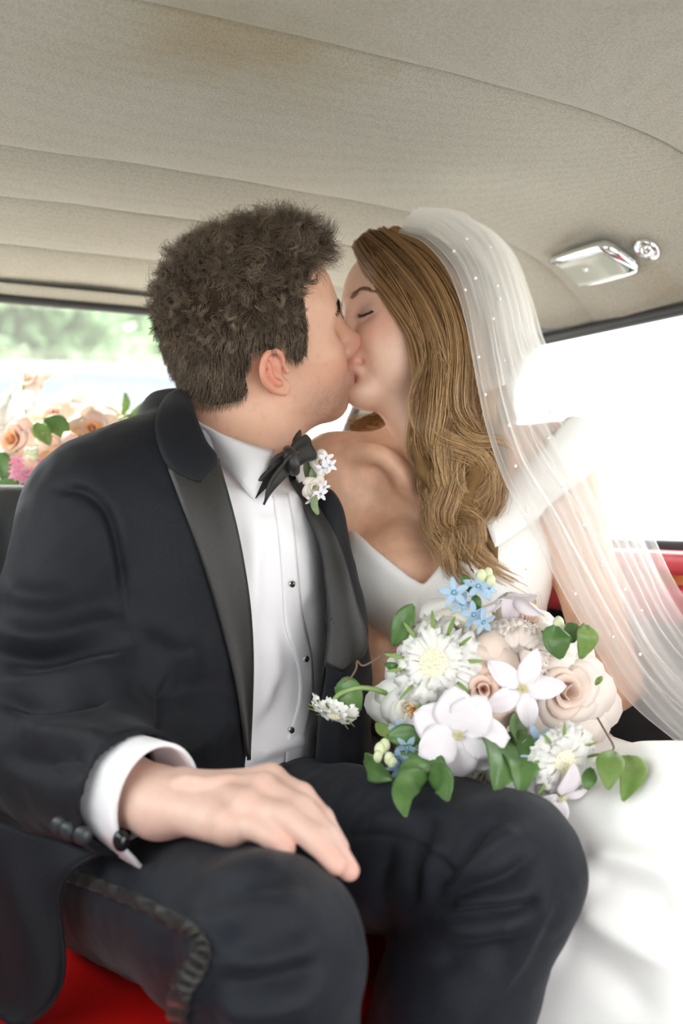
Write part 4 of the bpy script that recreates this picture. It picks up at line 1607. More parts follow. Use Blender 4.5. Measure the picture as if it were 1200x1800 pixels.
def bow_wing(k0, k1, h0, h1, updir, nrm_, waves, name):
    nu, nv = 18, 15
    V = np.zeros((nu, nv, 3))
    for i in range(nu):
        t = i / (nu - 1)
        h = h0 + (h1 - h0) * (t ** 0.42)
        for j in range(nv):
            s_ = j / (nv - 1) * 2 - 1
            rip = 0.0035 * math.cos(s_ * math.pi * waves) * (1 - 0.45 * t) + 0.004 * math.sin(t * 3.0)
            bulge = 0.004 * math.cos(s_ * 1.5) * t
            V[i, j] = k0 + (k1 - k0) * t + updir * s_ * h * 0.5 + nrm_ * (rip) + (k1 - k0) / np.linalg.norm(k1 - k0) * bulge
    Vm, Fm = sheet(V, 0.0026)
    link(name, mesh_from(Vm, Fm, name), M['satin'], bow)


kn = P(511, 810, 1.195)
nb_ = np.array([-0.75, -0.6, 0.25])
bow_wing(kn, P(460, 846, 1.185), 0.020, 0.052, np.array([0.42, 0.02, 0.90]), nb_, 1.5, 'bow_wing')
bow_wing(kn + np.array([0.003, -0.004, 0]), P(479, 850, 1.168), 0.018, 0.050, np.array([0.42, 0.02, 0.90]), nb_, 1.1, 'bow_wing')
bow_wing(kn, P(546, 786, 1.215), 0.016, 0.032, np.array([-0.35, 0.15, 0.90]), nb_, 1.5, 'bow_wing')
bow_wing(kn + np.array([0, 0.006, 0]), P(528, 780, 1.225), 0.016, 0.034, np.array([-0.10, 0.15, 0.95]), nb_, 1.2, 'bow_wing')
V, F = tube([kn + np.array([-0.004, 0.006, 0.012]), kn + np.array([-0.001, -0.006, 0.006]), kn + np.array([0.002, -0.007, -0.005]), kn + np.array([0.004, 0.004, -0.012])], [0.006, 0.0085, 0.0085, 0.006], 14, 12)
link('bow_knot', mesh_from(V, F, 'bow_knot'), M['satin'], bow)

# trousers
ft = Field((-0.40, 0.70, 0.36), (0.30, 1.46, 0.78), 0.0036)
ft.frame(TR, PV + np.array([0, 0, -0.01]))
ft.ell((0, 0, 0), (0.12, 0.172, 0.115), k=0.03)
ft.frame()
for h_, k_, a_, r0 in ((H_R, K_R, A_R, 0.094), (H_L, K_L, A_L, 0.092)):
    ft.cap(h_, k_ + (h_ - k_) * 0.22, r0, 0.077 if k_ is K_L else 0.071, 0.03)
    ft.cap(k_ + (h_ - k_) * 0.22, k_, 0.076 if k_ is K_L else 0.071, 0.069, 0.03)
    ft.cap(k_, k_ + (a_ - k_) * 0.35, 0.067, 0.069, 0.02)
    ft.cap(k_ + (a_ - k_) * 0.35, a_, 0.069, 0.060, 0.02)
TV, TQ = ft.mesh(2)
TN = normals(TV, TQ)
tfold = [
    # the far knee: creases fanning out of the bend
    (L3([(748, 1598), (790, 1545), (845, 1470), (860, 1440)], [1.0, 0.97, 0.94, 0.94]), -0.0050, 0.0060),
    (L3([(752, 1592), (815, 1530), (880, 1480), (915, 1462)], [1.0, 0.97, 0.93, 0.92]), 0.0050, 0.0080),
    (L3([(755, 1600), (820, 1565), (890, 1540), (938, 1500)], [1.0, 0.96, 0.92, 0.91]), -0.0055, 0.0065),
    (L3([(760, 1600), (840, 1585), (900, 1575), (950, 1560)], [1.0, 0.96, 0.92, 0.91]), 0.0055, 0.0080),
    (L3([(755, 1608), (830, 1602), (900, 1600), (945, 1588)], [1.0, 0.96, 0.92, 0.92]), -0.0060, 0.0060),
    (L3([(765, 1625), (850, 1640), (920, 1620)], [1.0, 0.96, 0.94]), 0.0045, 0.010),
    (L3([(755, 1700), (830, 1670), (900, 1650)], [1.0, 0.98, 0.97]), -0.0040, 0.012),
    (L3([(740, 1590), (755, 1520), (775, 1470)], [1.02, 0.99, 0.98]), 0.0040, 0.008),
    (L3([(735, 1590), (735, 1520), (760, 1440)], [1.02, 1.0, 0.99]), -0.0045, 0.007),
    (L3([(690, 1640), (668, 1560), (690, 1480)], [1.03, 1.02, 1.02]), -0.0045, 0.009),
    (L3([(640, 1440), (720, 1430), (800, 1420)], [1.05, 1.02, 1.0]), 0.003, 0.012),
    (L3([(590, 1470), (690, 1470), (760, 1500), (805, 1550)], [1.05, 1.02, 1.0, 0.98]), -0.0018, 0.003),
    (L3([(970, 1560), (935, 1650), (840, 1790)], [0.93, 0.94, 0.96]), 0.003, 0.006),
    # near thigh and knee
    (L3([(330, 1545), (430, 1520), (500, 1515)], [0.86, 0.82, 0.80]), 0.003, 0.010),
    (L3([(340, 1590), (440, 1560), (520, 1560)], [0.84, 0.80, 0.77]), -0.003, 0.010),
    (L3([(380, 1640), (460, 1590), (540, 1590)], [0.82, 0.78, 0.76]), 0.003, 0.012),
    (L3([(380, 1730), (470, 1725), (560, 1690)], [0.82, 0.78, 0.77]), -0.0055, 0.009),
    (L3([(380, 1700), (480, 1690), (560, 1660)], [0.82, 0.78, 0.77]), 0.004, 0.010),
    (L3([(380, 1780), (470, 1775), (560, 1750)], [0.83, 0.79, 0.78]), 0.005, 0.010),
    (L3([(300, 1640), (310, 1700), (290, 1770)], [0.88, 0.88, 0.89]), -0.003, 0.010),
    (L3([(330, 1650), (345, 1710), (330, 1780)], [0.87, 0.87, 0.88]), 0.003, 0.010),
]
TV = folds(TV, TN, tfold, 1.6)
TV += TN * (0.0018 * vnoise(TV, 24, 5) + 0.0008 * vnoise(TV, 60, 6))[:, None]
trousers = link('trousers', mesh_from(TV, TQ, 'trousers'), M['trouser'], groom, label='black wool trousers')
tr_bvh = bvh_of(TV, TQ)
# satin side braid, rucked over the bend of the leg
pa = spline(np.array([(125, 1538), (175, 1556), (230, 1578), (300, 1612), (345, 1640), (362, 1670), (345, 1705), (322, 1745), (318, 1800)]), 120)
nrm2 = np.stack([-np.gradient(pa[:, 1]), np.gradient(pa[:, 0])], 1)
nrm2 /= np.linalg.norm(nrm2, axis=1, keepdims=True)
V = np.zeros((120, 6, 3))
for i in range(120):
    for j in range(6):
        q = pa[i] + nrm2[i] * (j / 5 - 0.5) * (24 + 8 * (i > 80))
        ruck = 0.0022 * math.sin(i * 0.95 + 0.6 * math.sin(i * 0.21)) * math.sin(math.pi * (0.15 + 0.7 * j / 5)) * (1 + 1.2 * (78 < i < 105))
        V[i, j] = hit(tr_bvh, q[0], q[1], 0.0032 + ruck, 0.9)
Vm, Fm = sheet(V, 0.002)
link('satin_braid', mesh_from(Vm, Fm, 'satin_braid'), M['satin'], trousers, label='rucked satin side braid')

# ------------------------------------------------------------------ the bride
M['bride_skin'] = skin_mat('bride_skin', (0.96, 0.92, 0.88), 0.42)
M['bride_hair'] = pm('golden_brown_hair', (0.3, 0.2, 0.1), 0.34, attr='tint', spec=0.55)
M['dress'] = pm('ivory_crepe', (0.92, 0.905, 0.885), 0.62, sheen=0.15, weave=0.08, wscale=2600)
bride = empty('person', (0.17, 1.38, 0.52), label='person in white wedding dress and veil kissing the one in the tuxedo', cat='person')

B_HR = Rz(203) @ Ry(-6) @ Rx(9)
B_HO = P(724, 588, 1.395)
BS = 0.885                                   # head size against the groom's
B_F = np.array([-0.17, -0.985, 0])
BN = P(752, 815, 1.385)
BSH_R, BSH_L = P(590, 838, 1.40), P(985, 822, 1.385)
B_EL_R, B_WR_R = P(660, 1225, 1.335), P(770, 1345, 1.235)
B_EL_L, B_WR_L = P(1072, 1195, 1.285), P(905, 1330, 1.185)


def female_head(f):
    f.ell((-0.004, 0, 0.048), (0.099, 0.077, 0.083), k=0.01)
    f.ell((0.026, 0, 0.052), (0.074, 0.066, 0.068), k=0.03)
    f.ell((0.041, 0, -0.020), (0.054, 0.056, 0.076), k=0.03)
    for s_ in (-1, 1):
        f.cap((0.012, s_ * 0.046, -0.050), (0.068, s_ * 0.014, -0.100), 0.016, 0.014, 0.030)
        f.ell((0.060, s_ * 0.040, -0.022), (0.024, 0.023, 0.024), k=0.03)
        f.ell((0.050, s_ * 0.040, -0.050), (0.03, 0.018, 0.032), k=0.03)
        f.ell((0.101, s_ * 0.034, 0.015), (0.019, 0.018, 0.014), k=0.020, op='s')
        f.ell((0.0755, s_ * 0.0335, 0.011), (0.0140, 0.0165, 0.0128), k=0.008)       # closed lid over the eye
        f.chain([(0.0915, s_ * 0.016, 0.0035), (0.0905, s_ * 0.030, -0.0010), (0.0840, s_ * 0.046, 0.0035)], [0.0012, 0.0016, 0.0012], 0.004, n=8)
        f.cap((0.089, s_ * 0.010, 0.033), (0.078, s_ * 0.044, 0.038), 0.009, 0.008, 0.02)
        f.ell((0.1030, s_ * 0.0100, -0.0320), (0.009, 0.0062, 0.0072), k=0.008)
    f.ell((0.080, 0, -0.102), (0.018, 0.019, 0.015), k=0.022)
    f.cap((0.0905, 0, 0.022), (0.1090, 0, -0.022), 0.0068, 0.0080, 0.014)
    f.ell((0.1120, 0, -0.0265), (0.0095, 0.0090, 0.0085), k=0.010)
    f.ell((0.0935, 0, -0.064), (0.012, 0.024, 0.018), k=0.016)
    f.chain([(0.089, -0.021, -0.0630), (0.1010, -0.009, -0.0575), (0.1035, 0, -0.0585), (0.1010, 0.009, -0.0575), (0.089, 0.021, -0.0630)], [0.003, 0.0055, 0.0055, 0.0055, 0.003], 0.005)
    f.chain([(0.089, -0.020, -0.0650), (0.0995, -0.008, -0.0705), (0.1015, 0, -0.0710), (0.0995, 0.008, -0.0705), (0.089, 0.020, -0.0650)], [0.003, 0.0060, 0.0066, 0.0060, 0.003], 0.005)
    f.ell((0.098, 0, -0.085), (0.008, 0.016, 0.006), k=0.010, op='s')
    for s_ in (-1, 1):                       # corner of the smiling mouth
        f.ell((0.0925, s_ * 0.0250, -0.0640), (0.006, 0.004, 0.0035), k=0.005, op='s')


f = Field(B_HO + (-0.14, -0.14, -0.20), B_HO + (0.16, 0.16, 0.16), 0.0019)
# head axes scaled to her size: the scale rides on the frame matrix, distances shrink with it
f.frame(B_HR * BS, B_HO)
_old = f._do


def _scaled(fn, lo, hi, k, op):
    return _old(lambda p: fn(p / (BS * BS)) * BS, lo, hi, k, op)


f._do = _scaled
female_head(f)
f.ell((-0.050, 0, -0.005), (0.045, 0.050, 0.050), k=0.03)
f._do = _old
f.frame()
f.cap(B_HO + B_HR @ np.array([-0.016, 0, -0.035]), BN, 0.044, 0.048, 0.03)
f.cap(B_HO + B_HR @ np.array([0.032, 0, -0.070]), BN + B_F * 0.040, 0.016, 0.014, 0.035)
f.cap(B_HO + B_HR @ np.array([-0.010, 0.040, -0.045]), BN + B_F * 0.040 + np.array([0.012, 0, 0.0]), 0.011, 0.009, 0.03)   # neck muscle
XV, XQ = f.mesh(1)
xl = (XV - B_HO) @ B_HR / BS


# shoulders, chest and arms
def b_torso(f, g=0.0, k=0.05, bust=True):
    T_ = np.stack([B_F, np.cross(UP, B_F), UP], 1)
    f.frame(T_, P(788, 965, 1.415))
    f.ell((0, 0, 0), (0.088 + g, 0.128 + g, 0.150 + g), k=k)
    f.frame(T_, P(792, 1150, 1.40))
    f.ell((0, 0, 0), (0.080 + g, 0.108 + g, 0.13 + g), k=k)
    f.frame(T_, P(815, 1330, 1.385))
    f.ell((0, 0, 0), (0.105 + g, 0.155 + g, 0.11 + g), k=k)
    f.frame()
    if bust:
        f.ell(P(690, 1000, 1.345), (0.056 + g, 0.050 + g, 0.056 + g), k=0.04)
        f.ell(P(862, 1000, 1.345), (0.056 + g, 0.050 + g, 0.056 + g), k=0.04)
    f.cap(BSH_R + UP * 0.004, BSH_L + UP * 0.004, 0.042 + g, 0.042 + g, k)
    f.cap(BN + np.array([0, 0.01, -0.01]), BSH_R + UP * 0.018, 0.034 + g, 0.026 + g, k)
    f.cap(BN + np.array([0, 0.01, -0.01]), BSH_L + UP * 0.018, 0.034 + g, 0.026 + g, k)


fb = Field((-0.08, 1.10, 0.62), (0.42, 1.56, 1.14), 0.0040)
b_torso(fb)
fb.cap(BN + UP * 0.04, BN - UP * 0.02, 0.046, 0.052, 0.03)
for sh, el, wr in ((BSH_R, B_EL_R, B_WR_R), (BSH_L, B_EL_L, B_WR_L)):
    fb.cap(sh, el, 0.044, 0.034, 0.03)
    fb.cap(el, wr, 0.034, 0.023, 0.02)
# collar bones and the hollow between them
cb = BN + B_F * 0.052 - UP * 0.040
fb.chain([cb + np.array([-0.008, 0, 0]), P(672, 800, 1.325), P(610, 800, 1.365)], [0.007, 0.0062, 0.006], 0.02, n=8)
fb.chain([cb + np.array([0.012, 0, 0]), P(838, 812, 1.33), P(930, 800, 1.36)], [0.007, 0.0062, 0.006], 0.02, n=8)
fb.ell(cb + np.array([0.002, -0.012, 0.008]), (0.012, 0.014, 0.012), k=0.015, op='s')
YV, YQ = fb.mesh(2)

# her hands, curled round the stems behind the flowers
fh = Field((0.06, 1.08, 0.62), (0.26, 1.30, 0.80), 0.0022)
GRIP = P(845, 1350, 1.165)
for wr, sgn in ((B_WR_R, 1), (B_WR_L, -1)):
    pc_ = wr + (GRIP - wr) * 0.42
    fh.cap(wr, pc_, 0.021, 0.023, 0.012)
    for q in range(4):
        off = UP * (0.022 - 0.0165 * q)
        k0 = wr + (GRIP - wr) * 0.68 + off
        k1 = GRIP + np.array([sgn * 0.004, -0.020, 0]) + off * 0.9
        k2 = GRIP + np.array([sgn * 0.022, -0.008, 0]) + off * 0.85
        fh.cap(pc_ + off * 0.7, k0, 0.0115, 0.0095, 0.010)
        fh.cap(k0, k1, 0.0088, 0.0080, 0.004)
        fh.cap(k1, k2, 0.0080, 0.0065, 0.003)
    th0 = wr + (GRIP - wr) * 0.30 + UP * 0.018
    fh.cap(th0, GRIP + np.array([0, -0.012, 0.034]), 0.0125, 0.0095, 0.008)
    fh.cap(GRIP + np.array([0, -0.012, 0.034]), GRIP + np.array([sgn * 0.012, -0.020, 0.050]), 0.0092, 0.0070, 0.003)
WV, WQ = fh.mesh(1)

face = np.array([0.76, 0.50, 0.38])
chest = np.array([0.71, 0.425, 0.285])
col = np.tile(face, (len(XV), 1))
for s_ in (-1, 1):
    col = blend(col, (0.74, 0.33, 0.25), 0.55 * blob(xl, (0.072, s_ * 0.052, -0.022), (0.022, 0.024, 0.020)))
    col = blend(col, (0.42, 0.27, 0.245), 0.60 * blob(xl, (0.090, s_ * 0.034, 0.0135), (0.020, 0.017, 0.0085)))
    col = blend(col, (0.30, 0.17, 0.15), 0.50 * blob(xl, (0.090, s_ * 0.032, 0.0040), (0.020, 0.016, 0.0030)))
col = blend(col, (0.70, 0.22, 0.20), 0.9 * np.clip(1.3 * blob(xl, (0.101, 0, -0.0645), (0.014, 0.021, 0.0085)), 0, 1))
dn = np.clip((B_HO[2] - 0.085 - XV[:, 2]) / 0.05, 0, 1)
col = col * (1 - dn[:, None] * 0.85) + chest * dn[:, None] * 0.85
ycol = np.tile(chest, (len(YV), 1)) * (1 + 0.10 * vnoise(YV, 90, 8) + 0.06 * vnoise(YV, 240, 9))[:, None]
allV = np.concatenate([XV, YV, WV])
allQ = np.concatenate([XQ, YQ + len(XV), WQ + len(XV) + len(YV)])
me = mesh_from(allV, allQ, 'body')
set_color(me, np.concatenate([col, ycol, np.tile(chest * 1.08, (len(WV), 1))]))
link('body', me, M['bride_skin'], bride)
b_head_bvh = bvh_of(XV, XQ)

# lashes and brow
r_ = np.random.default_rng(5)
for s_ in (-1, 1):
    las, bro = [], []
    for i in range(60):
        t = i / 59
        q = np.array([0.0930 - 0.010 * t ** 2 - 0.003 * (t < 0.2), s_ * (0.018 + 0.029 * t), 0.0030 - 0.0030 * math.sin(math.pi * t) ** 0.8])
        loc, n, _, _ = b_head_bvh.find_nearest(Vector(B_HR @ (q * BS) + B_HO))
        n = np.array(n)
        dr = B_HR @ np.array([0.55, s_ * (0.35 * t), -0.55])
        las.append([np.array(loc) + n * 0.0006 + (dr * 0.0065 + B_HR @ np.array([0, 0, 0.004]) * u) * u for u in np.linspace(0, 1, 5)])
    for i in range(230):
        t = r_.random()
        q = np.array([0.0985 - 0.020 * t ** 2, s_ * (0.013 + 0.039 * t), 0.0325 + 0.0085 * math.sin(t * 2.6) - 0.006 * t ** 2]) + r_.normal(0, 0.0013 * (1.1 - 0.7 * t), 3)
        loc, n, _, _ = b_head_bvh.find_nearest(Vector(B_HR @ (q * BS) + B_HO))
        n = np.array(n)
        dr = B_HR @ np.array([-0.3, s_ * 0.9, 0.35 - 0.9 * t])
        bro.append([np.array(loc) + n * 0.0007 * (1 + u) + dr * 0.0060 * u for u in np.linspace(0, 1, 5)])
    V, F, sid, tt = strands(np.array(las), 0.0008, 0.3)
    me = mesh_from(V, F, 'eyelash_row')
    set_color(me, np.tile(np.array([0.012, 0.009, 0.008]), (len(V), 1)))
    link('eyelash_row', me, M['bride_hair'], bride)
    V, F, sid, tt = strands(np.array(bro), 0.0004, 0.4)
    me = mesh_from(V, F, 'eyebrow')
    set_color(me, np.tile(np.array([0.30, 0.17, 0.11]), (len(V), 1)))
    link('eyebrow', me, M['bride_hair'], bride)

# ---- long wavy hair: locks along guide lines
locks = [
    # (pixel x, y, depth) ..., radius start / middle / end, strands, wave size, wave count
    ([(632, 432, 1.375), (654, 470, 1.338), (700, 532, 1.315), (735, 590, 1.308), (745, 650, 1.308), (736, 720, 1.308), (738, 790, 1.300), (800, 850, 1.290), (775, 930, 1.285), (800, 1010, 1.285)], (0.010, 0.014, 0.006), 230, 0.006, 2.2),
    ([(640, 424, 1.380), (688, 475, 1.330), (738, 548, 1.300), (765, 620, 1.292), (750, 700, 1.290), (775, 770, 1.285), (840, 830, 1.275), (812, 900, 1.270), (830, 975, 1.275)], (0.010, 0.016, 0.007), 260, 0.010, 2.5),
    ([(648, 418, 1.380), (700, 470, 1.325), (750, 545, 1.292), (775, 630, 1.285), (770, 720, 1.282), (735, 790, 1.285), (760, 860, 1.280), (838, 905, 1.275), (800, 985, 1.275)], (0.011, 0.017, 0.007), 280, 0.012, 2.5),
    ([(668, 415, 1.385), (735, 470, 1.325), (785, 550, 1.292), (805, 640, 1.285), (800, 735, 1.282), (845, 800, 1.280), (810, 870, 1.272), (765, 930, 1.272), (825, 1000, 1.270)], (0.012, 0.018, 0.008), 280, 0.012, 2.5),
    ([(690, 414, 1.390), (765, 470, 1.330), (812, 560, 1.298), (828, 660, 1.292), (838, 750, 1.290), (805, 820, 1.285), (785, 885, 1.278), (860, 950, 1.272), (882, 1010, 1.275)], (0.012, 0.018, 0.007), 270, 0.012, 2.6),
    ([(712, 414, 1.400), (790, 475, 1.340), (836, 570, 1.312), (848, 670, 1.305), (862, 760, 1.300), (868, 820, 1.297), (838, 890, 1.287), (800, 950, 1.280), (850, 1030, 1.275)], (0.012, 0.017, 0.007), 250, 0.012, 2.4),
    ([(735, 418, 1.410), (810, 485, 1.355), (846, 580, 1.330), (852, 680, 1.322), (850, 770, 1.315), (828, 850, 1.300), (772, 890, 1.290), (790, 960, 1.282), (775, 1015, 1.285)], (0.012, 0.017, 0.006), 230, 0.010, 2.4),
    ([(644, 426, 1.370), (702, 505, 1.318), (748, 580, 1.296), (766, 660, 1.288), (745, 740, 1.292), (745, 800, 1.294), (775, 850, 1.285), (760, 900, 1.285)], (0.006, 0.008, 0.004), 120, 0.008, 2.0),
    ([(655, 420, 1.372), (720, 505, 1.306), (765, 600, 1.280), (790, 690, 1.275), (830, 760, 1.272), (870, 800, 1.276), (845, 850, 1.270)], (0.006, 0.009, 0.004), 140, 0.010, 2.4),
    ([(700, 418, 1.390), (775, 500, 1.315), (815, 600, 1.285), (822, 700, 1.278), (785, 780, 1.276), (770, 850, 1.272), (815, 915, 1.266), (790, 990, 1.268)], (0.006, 0.010, 0.004), 150, 0.010, 2.4),
    ([(800, 930, 1.285), (850, 985, 1.275), (900, 1025, 1.285), (935, 1050, 1.30), (925, 1075, 1.30)], (0.010, 0.012, 0.004), 120, 0.004, 1.0),
    # behind the neck, falling over the other shoulder
    ([(760, 560, 1.47), (740, 660, 1.47), (700, 720, 1.465), (650, 742, 1.455), (610, 755, 1.44)], (0.03, 0.022, 0.010), 200, 0.006, 1.5),
    ([(800, 560, 1.46), (850, 680, 1.44), (868, 790, 1.42), (862, 900, 1.40)], (0.03, 0.028, 0.02), 220, 0.008, 1.5),
]
fhair = Field(P(600, 1050, 1.38) + (-0.02, -0.16, -0.02), P(880, 400, 1.38) + (0.03, 0.16, 0.03), 0.004)
fhair.frame(B_HR, B_HO)
fhair.ell((-0.026, 0, 0.052), (0.088, 0.078, 0.074), k=0.02)
fhair.ell((-0.045, 0, 0.000), (0.062, 0.074, 0.085), k=0.03)
fhair.frame()
paths, rads, tones, tpar = [], [], [], []
for li, (g, rr, ns, wave, wc) in enumerate(locks):
    pts = np.array([P(*q) for q in g])
    m = 30
    path = spline(pts, m)
    T, N1, Bn = frames(path)
    t = np.linspace(0, 1, m)
    rad = np.interp(t, [0, 0.45, 1], rr)
    if li != 10:
        fhair.chain(path[::2], (rad * np.interp(t, [0, 0.5, 1], [0.66, 0.6, 0.3]))[::2], 0.012)
    r = np.random.default_rng(100 + li)
    ns = int(ns * 1.5)
    th = r.uniform(0, 2 * np.pi, ns)
    q = np.sqrt(r.uniform(0.05, 1, ns)) * 1.12
    tw = 0.9 * (1 if li % 2 else -1)
    ang = th[:, None] + tw * t[None] * 2
    fz = np.stack([np.cos(ang), np.sin(ang)], -1) * (q[:, None] * rad[None])[..., None]
    ph = li * 1.7 + r.normal(0, 0.28, ns)
    grow = np.clip((t - 0.35) / 0.35, 0, 1)
    wv = 1.6 * wave * grow[None] * np.stack([np.sin(ph[:, None] + wc * 6.28 * t[None]), 0.8 * np.cos(ph[:, None] + wc * 6.28 * t[None])])
    loose = r.normal(0, 0.0022, (ns, 2))[:, None] * (0.3 + t[None, :, None] ** 1.5 * 1.6)
    fz = fz + np.moveaxis(wv, 0, -1) + loose
    p_ = path[None] + fz[..., :1] * N1[None] + fz[..., 1:] * Bn[None]
    ln_ = r.uniform(0.82, 1.0, ns)
    idx = np.clip(t[None] * ln_[:, None] * (m - 1), 0, m - 1.001)
    i0 = idx.astype(int)
    fr_ = (idx - i0)[..., None]
    ar = np.arange(ns)[:, None]
    p_ = p_[ar, i0] * (1 - fr_) + p_[ar, np.minimum(i0 + 1, m - 1)] * fr_
    paths.append(p_)
    rads.append(r.uniform(0.00024, 0.00044, ns))
    tones.append(np.clip(0.45 + 0.32 * r.normal(size=ns) + 0.22 * np.sin(th * 2 + li) + 0.12 * math.sin(li * 2.1), 0, 1))
# fine strands combed over the crown from the parting
n = 2200
r = np.random.default_rng(55)
a0 = r.uniform(0, 1, n)
start = np.array([B_HR @ (np.array([0.070 - 0.135 * a, -0.018 - 0.004 * math.sin(a * 5), 0.128 - 0.055 * max(0, (0.25 - a)) - 0.030 * a * a]) * BS) for a in a0])
phi = np.linspace(0, 1, 14)
cap_paths = np.zeros((n, 14, 3))
for i in range(n):
    a = a0[i]
    w = r.normal(0, 0.05)
    x0 = 0.064 - 0.130 * a
    for j, u in enumerate(phi):
        el = math.radians(100 - (105 + 22 * a) * u)          # over the crown down the left side
        x = x0 - (0.045 + 0.05 * (1 - a)) * u ** 1.3 + 0.012 * w
        ry, rz = 0.083, 0.090
        sx = math.sqrt(max(0.05, 1 - ((x + 0.012) / 0.110) ** 2))
        cap_paths[i, j] = (x, ry * sx * math.cos(el) * 1.04, 0.046 + rz * sx * math.sin(el) * 1.02)
cap_paths = cap_paths * BS * r.uniform(0.985, 1.03, n)[:, None, None]
cap_paths = cap_paths @ B_HR.T + B_HO
HVv, HQq = fhair.mesh(2)
me = mesh_from(HVv, HQq, 'hair')
low = np.clip((B_HO[2] + 0.08 - HVv[:, 2]) / 0.26, 0, 1)[:, None]
set_color(me, np.array([0.085, 0.048, 0.022]) * (1 - low) + np.array([0.20, 0.115, 0.050]) * low)
bhair = link('hair', me, M['hair_base'], bride, label='long wavy golden brown hair')
P_all = np.concatenate(paths)
V, F, sid, tt = strands(P_all, np.concatenate(rads), 0.45)
tone = np.concatenate(tones)[sid][:, None]
root_c, mid_c, tip_c = np.array([0.085, 0.038, 0.014]), np.array([0.46, 0.255, 0.10]), np.array([0.90, 0.60, 0.30])
hz = np.clip((B_HO[2] + 0.10 - V[:, 2]) / 0.24, 0, 1)[:, None]
lk = np.concatenate([np.full(len(p_), i) for i, p_ in enumerate(paths)])[sid]
hz[lk == 11] = 1.0
c_lo = root_c * (1 - hz) + np.array([0.23, 0.112, 0.040]) * hz
c_hi = mid_c * (1 - hz) + tip_c * hz
me = mesh_from(V, F, 'hair_locks')
set_color(me, c_lo * (1 - tone) + c_hi * tone)
link('hair_locks', me, M['bride_hair'], bhair, kind='stuff')
V, F, sid, tt = strands(cap_paths, rng.uniform(0.0003, 0.0005, n), 0.6)
tn = rng.uniform(0, 1, n)[sid][:, None] ** 1.5
me = mesh_from(V, F, 'hair_crown')
set_color(me, np.array([0.062, 0.032, 0.014]) * (1 - tn) + np.array([0.32, 0.190, 0.085]) * tn)
link('hair_crown', me, M['bride_hair'], bhair, kind='stuff')

# ---- dress: bodice cut to the measured neckline, lap and skirt
fd = Field((-0.10, 1.05, 0.60), (0.40, 1.56, 1.10), 0.0036)
b_torso(fd, 0.0065)
fd.ell(P(700, 1010, 1.338), (0.058, 0.056, 0.062), k=0.05)
fd.ell(P(860, 1010, 1.338), (0.058, 0.056, 0.062), k=0.05)
neck_px = [(480, 560), (500, 800), (548, 858), (600, 912), (660, 966), (715, 1010), (744, 1028), (768, 1000), (805, 955), (850, 902), (905, 848), (960, 790), (1015, 720), (1300, 640), (1300, 300), (480, 300)]
fn, lo, hi = ray_prism(neck_px, 1.0, 1.7)
fd.fn(fn, np.maximum(lo, (-0.2, 1.0, 0.6)), np.minimum(hi, (0.6, 1.7, 1.3)), 0.003, 's')
fd.cap(BSH_L + (0.02, -0.01, -0.05), B_EL_L, 0.036, 0.036, 0.006, 's')
DV, DQ = fd.mesh(2)
DN = normals(DV, DQ)
dl = [
    (L3([(744, 1030), (700, 1060), (640, 1080)], [1.28, 1.28, 1.29]), -0.0014, 0.004),
    (L3([(560, 885), (640, 965), (735, 1045)], [1.33, 1.30, 1.29]), 0.0016, 0.008),
    (L3([(900, 1080), (930, 1130), (960, 1170)], 1.31), 0.004, 0.012),
    (L3([(880, 1110), (915, 1160), (950, 1200)], 1.31), -0.004, 0.010),
]
DV = folds(DV, DN, dl)
dress = empty('wedding_dress', P(815, 1330, 1.385))
dress.parent = bride
dress.matrix_parent_inverse = Matrix.Translation(-bride.location)
dress['label'] = 'white off-shoulder wedding dress'
link('bodice', mesh_from(DV, DQ, 'bodice'), M['dress'], dress)
dress_bvh = bvh_of(np.concatenate([DV, YV]), np.concatenate([DQ, YQ + len(DV)]))
V, F = patch(dress_bvh, [(842, 905), (885, 868), (930, 822), (968, 778), (1000, 738), (1016, 726)], [(868, 968), (915, 935), (960, 897), (1005, 857), (1042, 818), (1064, 792)], 34, 13, 0.010, 0.005, 1.355, 0.004, 6)
link('shoulder_band', mesh_from(V, F, 'shoulder_band'), M['dress'], dress)
fk = Field((-0.02, 0.80, 0.28), (0.62, 1.52, 0.80), 0.0055)
T_ = np.stack([B_F, np.cross(UP, B_F), UP], 1)
fk.frame(T_, P(815, 1330, 1.385))
fk.ell((0, 0, 0), (0.115, 0.165, 0.115), k=0.05)
fk.frame()
BK_R, BK_L = P(1010, 1590, 1.09), P(1225, 1500, 1.04)
BHIP_R, BHIP_L = np.array([0.085, 1.36, 0.625]), np.array([0.245, 1.37, 0.630])
fk.cap(BHIP_R, BK_R, 0.092, 0.078, 0.06).cap(BK_R, P(1000, 2050, 1.05), 0.080, 0.11, 0.06)
fk.cap(BHIP_L, BK_L, 0.094, 0.080, 0.09).cap(BK_L, P(1300, 2050, 1.02), 0.085, 0.12, 0.09)
fk.cap((BHIP_L + BHIP_R) / 2 + UP * 0.02, (BK_R + BK_L) / 2, 0.085, 0.065, 0.10)
fk.cap((BK_R + BK_L) / 2 + UP * -0.02, P(1150, 2050, 1.05), 0.070, 0.11, 0.10)
fk.ell(BHIP_L + np.array([0.16, 0.02, -0.06]), (0.14, 0.16, 0.08), k=0.10)
KV, KQ = fk.mesh(2)
KN = normals(KV, KQ)
